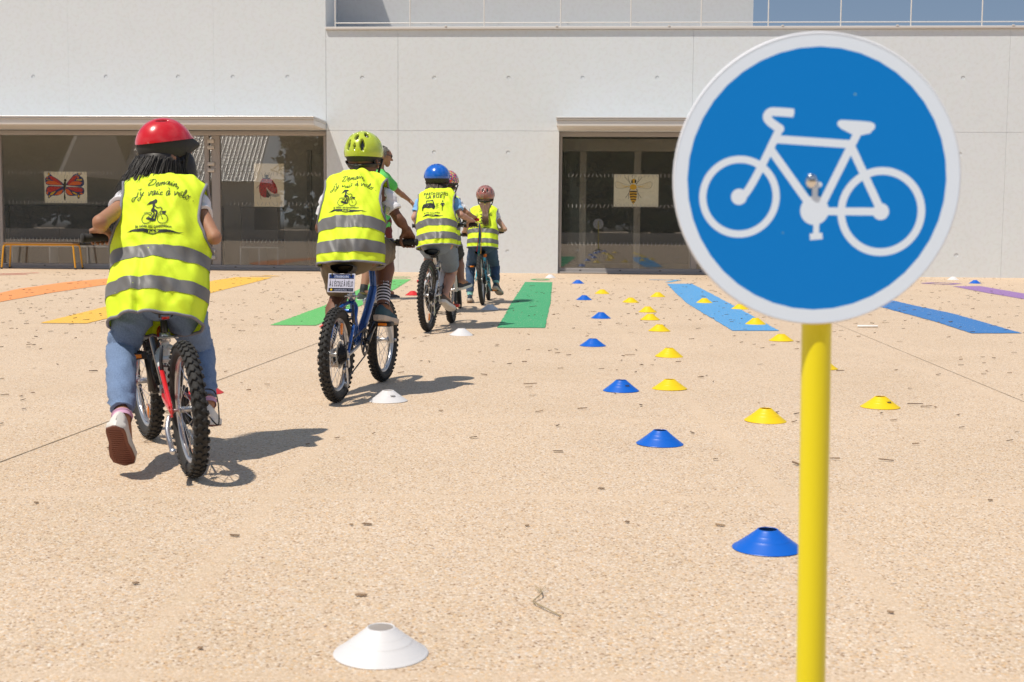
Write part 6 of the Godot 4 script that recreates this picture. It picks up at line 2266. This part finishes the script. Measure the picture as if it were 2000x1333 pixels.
# ------------------------------------------------------------------ prints
const LETTERS := {
	"D": [1.35, [[[.42, 1.95], [.28, 1.1], [.1, .06]], [[-.15, 1.6], [.1, 1.9], [.75, 1.95], [1.15, 1.3], [.85, .35], [.25, -.05], [.1, .06]]]],
	"e": [.78, [[[.06, .48], [.4, .55], [.52, .82], [.3, 1.0], [.04, .6], [.12, .12], [.4, .03], [.78, .4]]]],
	"m": [1.15, [[[0, .9], [.08, .5], [.05, 0]], [[.05, .35], [.3, .95], [.45, .8], [.42, 0]], [[.42, .35], [.68, .95], [.83, .8], [.82, .12], [.95, .04], [1.15, .35]]]],
	"a": [.9, [[[.6, .85], [.35, 1], [.05, .55], [.12, .08], [.38, .12], [.6, .8]], [[.62, .95], [.6, .2], [.7, .03], [.9, .35]]]],
	"i": [.45, [[[.1, .95], [.08, .2], [.2, .02], [.45, .35]], [[.2, 1.5], [.21, 1.52]]]],
	"n": [.85, [[[0, .9], [.06, .5], [.05, 0]], [[.05, .35], [.32, .95], [.48, .8], [.46, .15], [.56, .02], [.85, .35]]]],
	",": [.4, [[[.15, .12], [.0, -.5]]]],
	"j": [.5, [[[.3, .95], [.22, -.2], [.0, -.95], [-.4, -1.0], [-.5, -.65], [-.15, -.3], [.5, -.05]], [[.35, 1.5], [.36, 1.52]]]],
	"'": [.3, [[[.2, 1.75], [.08, 1.35]]]],
	"y": [.9, [[[0, .95], [.05, .35], [.25, .1], [.5, .45], [.57, .95]], [[.57, .95], [.5, -.2], [.25, -.95], [-.05, -1.0], [-.12, -.65], [.25, -.3], [.85, -.02]]]],
	"v": [.8, [[[0, .9], [.14, .5], [.22, .04], [.5, .55], [.5, .95], [.8, .85]]]],
	"s": [.7, [[[.0, .1], [.25, .02], [.42, .2], [.2, .6], [.42, .98], [.5, .75]], [[.42, .2], [.5, .1], [.7, .3]]]],
	"à": [.9, [[[.6, .85], [.35, 1], [.05, .55], [.12, .08], [.38, .12], [.6, .8]], [[.62, .95], [.6, .2], [.7, .03], [.9, .35]], [[.25, 1.6], [.5, 1.3]]]],
	"é": [.78, [[[.06, .48], [.4, .55], [.52, .82], [.3, 1.0], [.04, .6], [.12, .12], [.4, .03], [.78, .4]], [[.3, 1.3], [.62, 1.55]]]],
	"l": [.55, [[[.0, .3], [.38, 1.3], [.4, 1.95], [.2, 1.9], [.08, .9], [.14, .1], [.3, .03], [.55, .4]]]],
	"o": [.85, [[[.35, .98], [.05, .6], [.12, .08], [.42, .06], [.58, .5], [.4, .95], [.35, .98], [.55, .72], [.85, .8]]]],
	"!": [.4, [[[.4, 1.7], [.2, .5]], [[.1, .0], [.11, .02]]]],
	" ": [.6, []]}

func scrawl(p: Print, text: String, at: Vector2, size: float, w: float, col: Color) -> void:
	var x := 0.0
	for ch in text:
		var l: Array = LETTERS[ch]
		for st in l[1]:
			var q := []
			for e in st:
				q.append(at + Vector2(x + e[0] + e[1] * 0.14, -e[1]) * size)
			if q.size() > 2:
				p.smooth(q, w, col)
			else:
				p.pen(q, w * (1.3 if q[0].distance_to(q[1]) < size * 0.1 else 1.0), col)
		x += l[0] + 0.04

func on_cloth(t: Texture2D, called: String) -> StandardMaterial3D:
	var m := StandardMaterial3D.new()
	m.resource_name = called
	m.albedo_texture = t
	m.transparency = BaseMaterial3D.TRANSPARENCY_ALPHA
	m.roughness = 0.7
	m.cull_mode = BaseMaterial3D.CULL_DISABLED
	return m

func slogan_bike() -> Texture2D:
	var ink := Color(0.09, 0.13, 0.14)
	var p := Print.new(560, 560, Color(ink, 0.0))
	scrawl(p, "Demain,", Vector2(165, 108), 44, 6.0, ink)
	scrawl(p, "j'y vais à vélo !", Vector2(72, 208), 42, 6.0, ink)
	var m := func(a: Array) -> Array:
		return a.map(func(q: Array) -> Vector2: return Vector2((q[0] - 230.0) * 0.444, (q[1] - 0.08 * (q[0] - 860.0) - 90.0) * 0.5 + 5.0))
	for w in [[680, 905], [967, 930]]:
		p.ring(m.call([w])[0], 41, 5, ink)
	p.disc(m.call([[965, 930]])[0], Vector2(5, 5), ink)
	p.disc(m.call([[797, 612]])[0], Vector2(17, 20), ink)
	p.poly(m.call([[765, 580], [715, 612], [690, 640], [638, 668], [720, 662], [775, 655], [800, 600]]), ink)
	p.poly(m.call([[755, 650], [800, 645], [808, 700], [788, 740], [835, 772], [770, 800], [732, 772], [765, 720]]), ink)
	p.smooth(m.call([[795, 690], [850, 737], [910, 732], [945, 762]]), 6, ink)
	p.smooth(m.call([[775, 778], [852, 800], [838, 880], [828, 935]]), 13, ink)
	p.smooth(m.call([[765, 780], [805, 830], [770, 905]]), 11, ink)
	p.pen(m.call([[935, 765], [920, 825], [965, 930]]), 4, ink)
	p.pen(m.call([[922, 800], [835, 905]]), 4, ink)
	p.pen(m.call([[755, 815], [690, 905]]), 4, ink)
	p.pen(m.call([[618, 805], [660, 797], [755, 802]]), 4, ink)
	p.pen(m.call([[755, 815], [800, 925]]), 4, ink)
	p.poly(m.call([[935, 795], [1025, 800], [1010, 845], [955, 840]]), ink)
	p.poly(m.call([[662, 905], [700, 888], [835, 915], [822, 950], [780, 958], [700, 928]]), ink)
	p.words("le vélo au quotidien", Vector2(258, 486), 285, 33, ink, "Droid Sans", true)
	p.poly([Vector2(45, 514), Vector2(110, 502), Vector2(260, 506), Vector2(390, 516), Vector2(500, 528), Vector2(380, 535), Vector2(250, 541), Vector2(130, 524)], ink)
	p.words("fub.fr", Vector2(262, 522), 84, 24, Color(0.85, 0.95, 0.02), "Droid Sans", true)
	return p.done()

func slogan_street() -> Texture2D:
	var ink := Color(0.08, 0.1, 0.11)
	var p := Print.new(400, 400, Color(ink, 0.0))
	var m := func(a: Array) -> Array:
		return a.map(func(q: Array) -> Vector2: return Vector2((q[0] - 310.0) * 0.95, (q[1] - 580.0) * 1.12))
	p.words("PARTAGEONS", Vector2(205, 55), 325, 48, ink, "Droid Sans", true)
	p.words("LA RUE !", Vector2(200, 108), 255, 48, ink, "Droid Sans", true)
	p.poly(m.call([[345, 800], [372, 768], [388, 765], [400, 722], [490, 712], [508, 750], [528, 790], [520, 825], [500, 832], [480, 815], [368, 818], [352, 840], [340, 832]]), ink)
	p.poly(m.call([[408, 735], [483, 725], [494, 752], [402, 760]]), Color(0.75, 0.85, 0.02))
	for j in 6:
		p.pen([Vector2(215, 210 + j * 12), Vector2(258 - (j % 2) * 12, 210 + j * 12)], 3.5, ink)
	p.disc(m.call([[632, 738]])[0], Vector2(11, 11), ink)
	p.poly(m.call([[612, 758], [655, 758], [648, 800], [618, 800]]), ink)
	p.pen(m.call([[632, 800], [632, 850]]), 8, ink)
	p.pen(m.call([[600, 790], [612, 765]]), 5, ink)
	p.pen(m.call([[664, 790], [654, 765]]), 5, ink)
	p.words("le vélo au quotidien", Vector2(170, 332), 215, 24, ink, "Droid Sans", true)
	p.poly([Vector2(25, 362), Vector2(90, 350), Vector2(210, 352), Vector2(330, 372), Vector2(210, 380), Vector2(100, 372)], ink)
	p.words("fub.fr", Vector2(170, 364), 66, 18, Color(0.8, 0.9, 0.02), "Droid Sans", true)
	return p.done()

func sign_face() -> Texture2D:
	var white := Color(0.88, 0.935, 1.0)
	var p := Print.new(1000, 1000, white)
	var blue := Color(0.0, 0.5, 0.85)
	p.disc(Vector2(500, 500), Vector2(452, 452), blue)
	var m := func(a: Array) -> Array:
		return a.map(func(q: Array) -> Vector2: return Vector2((q[0] - 655.0) * 0.8 + 500.0, (q[1] - 677.0) * 0.797 + 500.0))
	p.ring(m.call([[320, 755]])[0], 129, 25, white)
	p.ring(m.call([[942, 815]])[0], 140, 26.5, white)
	p.disc(m.call([[318, 755]])[0], Vector2(28, 28), white)
	p.disc(m.call([[940, 815]])[0], Vector2(29, 29), white)
	p.smooth(m.call([[322, 757], [345, 742], [378, 690], [420, 608], [470, 500], [490, 458]]), 27, white)
	p.smooth(m.call([[490, 462], [447, 432], [432, 410], [446, 390], [480, 389], [533, 392]]), 30, white)
	p.poly(m.call([[520, 374], [550, 375], [547, 412], [518, 410]]), white)
	p.pen(m.call([[478, 506], [800, 526]]), 28, white)
	p.pen(m.call([[455, 555], [632, 790]]), 28, white)
	p.pen(m.call([[826, 482], [675, 800]]), 28, white)
	p.pen(m.call([[802, 535], [940, 810]]), 28, white)
	p.pen(m.call([[640, 815], [935, 815]]), 27, white)
	p.smooth(m.call([[755, 440], [765, 437], [880, 445], [880, 458], [868, 465], [830, 470], [808, 468], [762, 446]]), 24, white)
	p.poly(m.call([[745, 430], [895, 440], [885, 478], [835, 490], [800, 482], [742, 448]]), white)
	p.disc(m.call([[650, 812]])[0], Vector2(50, 50), white)
	p.pen(m.call([[650, 790], [650, 705]]), 20, white)
	p.pen(m.call([[648, 705], [668, 700]]), 20, white)
	p.pen(m.call([[660, 860], [660, 925]]), 21, white)
	p.poly(m.call([[632, 912], [687, 908], [690, 936], [634, 941]]), white)
	p.disc(m.call([[812, 312]])[0], Vector2(5, 4), Color(0.45, 0.65, 0.75))
	p.disc(m.call([[514, 910]])[0], Vector2(4, 3), Color(0.4, 0.6, 0.75))
	return p.done()

func plate_face() -> Texture2D:
	var p := Print.new(288, 192, Color(0.76, 0.76, 0.83))
	p.poly([Vector2(8, 6), Vector2(280, 6), Vector2(280, 52), Vector2(8, 52)], Color(0.07, 0.19, 0.42))
	p.poly([Vector2(8, 44), Vector2(280, 44), Vector2(280, 52), Vector2(8, 52)], Color(0.05, 0.06, 0.12))
	p.words("STRASBOURG", Vector2(144, 29), 158, 24, Color(0.75, 0.78, 0.85), "Droid Sans", true)
	p.words("À L'ÉCOLE À VÉLO", Vector2(144, 98), 258, 74, Color(0.05, 0.05, 0.08), "Droid Sans", true)
	p.poly([Vector2(8, 150), Vector2(280, 150), Vector2(280, 186), Vector2(8, 186)], Color(0.04, 0.05, 0.12))
	p.disc(Vector2(38, 168), Vector2(12, 12), Color(0.85, 0.72, 0.05))
	p.words("EUROMÉTROPOLE", Vector2(140, 168), 142, 20, Color(0.7, 0.72, 0.8), "Droid Sans", true)
	p.words("STRAS.EU", Vector2(248, 169), 46, 10, Color(0.7, 0.72, 0.8), "Droid Sans", true)
	return p.done()

const PAPER := Color(0.86, 0.85, 0.76)

func notes(p: Print, spots: Array) -> void:  # faint handwriting beside the drawing, too small to read
	for q in spots:
		var line := []
		for j in 14:
			line.append(Vector2(q[0] + j * q[2] / 13.0, q[1] + sin(j * 2.4 + q[0]) * 2.0))
		p.pen(line, 1.0, Color(0.62, 0.61, 0.55))

func butterfly() -> Texture2D:
	var p := Print.new(444, 320, PAPER)
	var m := func(a: Array) -> Array:
		return a.map(func(q: Array) -> Vector2: return Vector2((q[0] - 100.0) * 0.3, (q[1] - 175.0) * 0.3))
	var navy := Color(0.06, 0.13, 0.38)
	var red := Color(0.72, 0.1, 0.1)
	var orange := Color(0.85, 0.38, 0.06)
	var yellow := Color(0.85, 0.7, 0.08)
	p.poly(m.call([[215, 205], [270, 200], [390, 330], [560, 420], [740, 560], [790, 640], [240, 640], [150, 600], [125, 520], [125, 410], [180, 345], [240, 330]]), navy)
	p.poly(m.call([[770, 670], [240, 660], [170, 720], [140, 830], [150, 940], [215, 1000], [220, 1070], [255, 1085], [300, 1040], [370, 995], [560, 990], [680, 940], [770, 860]]), navy)
	p.poly(m.call([[860, 640], [870, 570], [1000, 420], [1130, 270], [1280, 215], [1400, 215], [1410, 250], [1330, 310], [1440, 380], [1485, 480], [1480, 600], [1420, 670], [1350, 690]]), navy)
	p.poly(m.call([[850, 690], [1400, 695], [1470, 740], [1490, 820], [1470, 920], [1330, 980], [1320, 1080], [1280, 1098], [1245, 1070], [1235, 985], [1130, 995], [1010, 1005], [900, 980], [830, 880]]), navy)
	for q in [[red, [[262, 330], [360, 325], [560, 450], [735, 610], [500, 520], [330, 440]]], [orange, [[150, 530], [250, 490], [450, 495], [730, 625], [300, 620], [170, 590]]], [red, [[180, 800], [200, 730], [300, 685], [720, 690], [560, 780], [320, 875], [210, 870]]], [orange, [[750, 770], [700, 900], [620, 965], [445, 972], [570, 850]]],
			[red, [[890, 610], [960, 480], [1100, 340], [1250, 280], [1260, 320], [1150, 460], [1000, 570]]], [orange, [[905, 630], [1110, 500], [1300, 500], [1420, 550], [1340, 620], [1100, 640]]], [red, [[860, 710], [1250, 705], [1410, 745], [1440, 820], [1380, 860], [1200, 860], [1040, 800]]], [orange, [[825, 745], [920, 770], [1010, 860], [1090, 975], [950, 970], [860, 900]]],
			[yellow, [[500, 830], [400, 940], [310, 990], [285, 945], [340, 890]]], [yellow, [[1040, 845], [1150, 880], [1245, 940], [1220, 960], [1120, 930]]], [yellow, [[1180, 465], [1250, 430], [1400, 425], [1425, 455], [1380, 478]]], [yellow, [[165, 435], [320, 460], [320, 475], [165, 455]]]]:
		p.poly(m.call(q[1]), q[0])
	for q in [[262, 262, 9, 14, yellow], [1333, 250, 15, 8, yellow], [258, 1018, 6, 13, yellow], [1285, 1005, 8, 14, yellow], [205, 385, 11, 8, orange], [192, 905, 8, 15, orange], [1375, 918, 16, 9, orange], [1278, 370, 8, 12, orange]]:
		p.disc(m.call([[q[0], q[1]]])[0], Vector2(q[2], q[3]), q[4])
	var k := Color(0.04, 0.04, 0.03)
	p.disc(m.call([[830, 470]])[0], Vector2(14, 14), k)
	p.poly(m.call([[800, 500], [850, 500], [860, 600], [840, 720], [805, 880], [830, 1040], [820, 1150], [785, 1150], [765, 1050], [785, 880], [760, 680], [755, 610]]), k)
	p.smooth(m.call([[820, 430], [805, 350], [830, 280]]), 1.4, k)
	p.smooth(m.call([[860, 430], [900, 350], [895, 280]]), 1.4, k)
	notes(p, [[140, 12, 60], [215, 14, 60], [150, 46, 35], [400, 45, 35], [110, 258, 30], [385, 272, 50], [80, 286, 25]])
	return p.done()

func ladybird() -> Texture2D:
	var p := Print.new(300, 420, PAPER.lerp(Color(0.8, 0.72, 0.6), 0.3))
	var m := func(a: Array) -> Array:
		return a.map(func(q: Array) -> Vector2: return Vector2((q[0] - 52.0) * 0.368, (q[1] - 110.0) * 0.368))
	var red := Color(0.62, 0.08, 0.1)
	var k := Color(0.05, 0.05, 0.05)
	p.poly(m.call([[400, 760], [520, 910], [690, 900], [755, 925], [730, 970], [640, 1000], [540, 985], [480, 920]]), Color(0.6, 0.6, 0.57))
	p.poly(m.call([[385, 770], [500, 950], [450, 1010], [375, 1005]]), k)
	p.poly(m.call([[280, 500], [380, 510], [395, 700], [378, 1005], [310, 1005], [230, 950], [190, 850], [188, 730], [220, 600]]), red)
	p.poly(m.call([[390, 515], [470, 500], [560, 545], [640, 660], [690, 800], [685, 890], [610, 910], [500, 860], [420, 780], [390, 720]]), red)
	p.poly(m.call([[285, 490], [370, 480], [375, 410], [410, 400], [440, 480], [500, 490], [490, 510], [390, 520], [290, 508]]), k)
	p.poly(m.call([[318, 445], [370, 405], [380, 460]]), k)
	p.poly(m.call([[465, 440], [420, 400], [410, 460]]), k)
	for q in [[285, 568], [357, 632], [283, 662], [221, 727], [336, 760], [265, 806], [235, 876], [347, 871], [312, 950], [460, 528], [550, 594], [450, 612], [507, 677], [625, 708], [440, 723], [535, 753], [640, 802], [489, 814], [570, 843], [635, 880]]:
		p.disc(m.call([q])[0], Vector2(6, 6), k)
	for q in [[[250, 360], [275, 410], [282, 490]], [[540, 355], [515, 410], [505, 490]], [[195, 680], [120, 760]], [[220, 930], [240, 1055]], [[510, 920], [498, 1045]], [[370, 358], [330, 410]], [[430, 355], [450, 400]]]:
		p.pen(m.call(q), 3.5, k)
	notes(p, [[190, 56, 42], [85, 76, 30], [225, 186, 36], [10, 336, 50], [220, 340, 45], [145, 372, 45]])
	return p.done()

func bee() -> Texture2D:
	var p := Print.new(444, 320, PAPER)
	var m := func(a: Array) -> Array:
		return a.map(func(q: Array) -> Vector2: return Vector2((q[0] - 532.0) * 1.354, (q[1] - 498.0) * 1.333))
	var k := Color(0.06, 0.06, 0.06)
	var y := Color(0.85, 0.66, 0.06)
	for e in [-1.0, 1.0]:
		var x := func(q: Array) -> Array: return m.call(q.map(func(w: Array) -> Array: return [676.0 + e * w[0], w[1]]))
		p.smooth(x.call([[25, 582], [70, 570], [115, 553], [135, 560], [130, 590], [105, 605], [60, 598], [25, 595]]), 2.0, Color(0.3, 0.29, 0.22))
		for j in 5:
			p.smooth(x.call([[30, 588], [70, 580 + j * 4], [100, 562 + j * 9], [128, 560 + j * 8]]), 1.6, Color(0.78, 0.62, 0.2))
		for q in [[[18, 570], [40, 545], [62, 520]], [[22, 572], [35, 540], [40, 515]], [[22, 605], [35, 640], [58, 672]], [[25, 605], [33, 640], [36, 680]]]:
			p.smooth(x.call(q), 3.2, k)
		p.smooth(x.call([[4, 530], [12, 510], [4, 503]]), 2.2, k)
	p.disc(m.call([[677, 548]])[0], Vector2(24, 22), y)
	p.disc(m.call([[665, 552]])[0], Vector2(8, 19), k)
	p.disc(m.call([[690, 550]])[0], Vector2(8, 19), k)
	p.disc(m.call([[674, 592]])[0], Vector2(35, 29), y)
	p.poly(m.call([[650, 618], [700, 618], [702, 650], [697, 690], [677, 720], [656, 690], [647, 650]]), y)
	for j in 5:
		var w := [25, 27, 26, 22, 12]
		p.poly(m.call([[676 - w[j], 622 + j * 20], [676, 619 + j * 20], [676 + w[j], 622 + j * 20], [676 + w[j] - 1, 632 + j * 19], [676, 629 + j * 19], [676 - w[j] + 1, 632 + j * 19]]), k)
	notes(p, [[30, 250, 80], [250, 180, 60], [350, 168, 60], [270, 286, 25], [300, 16, 40]])
	return p.done()
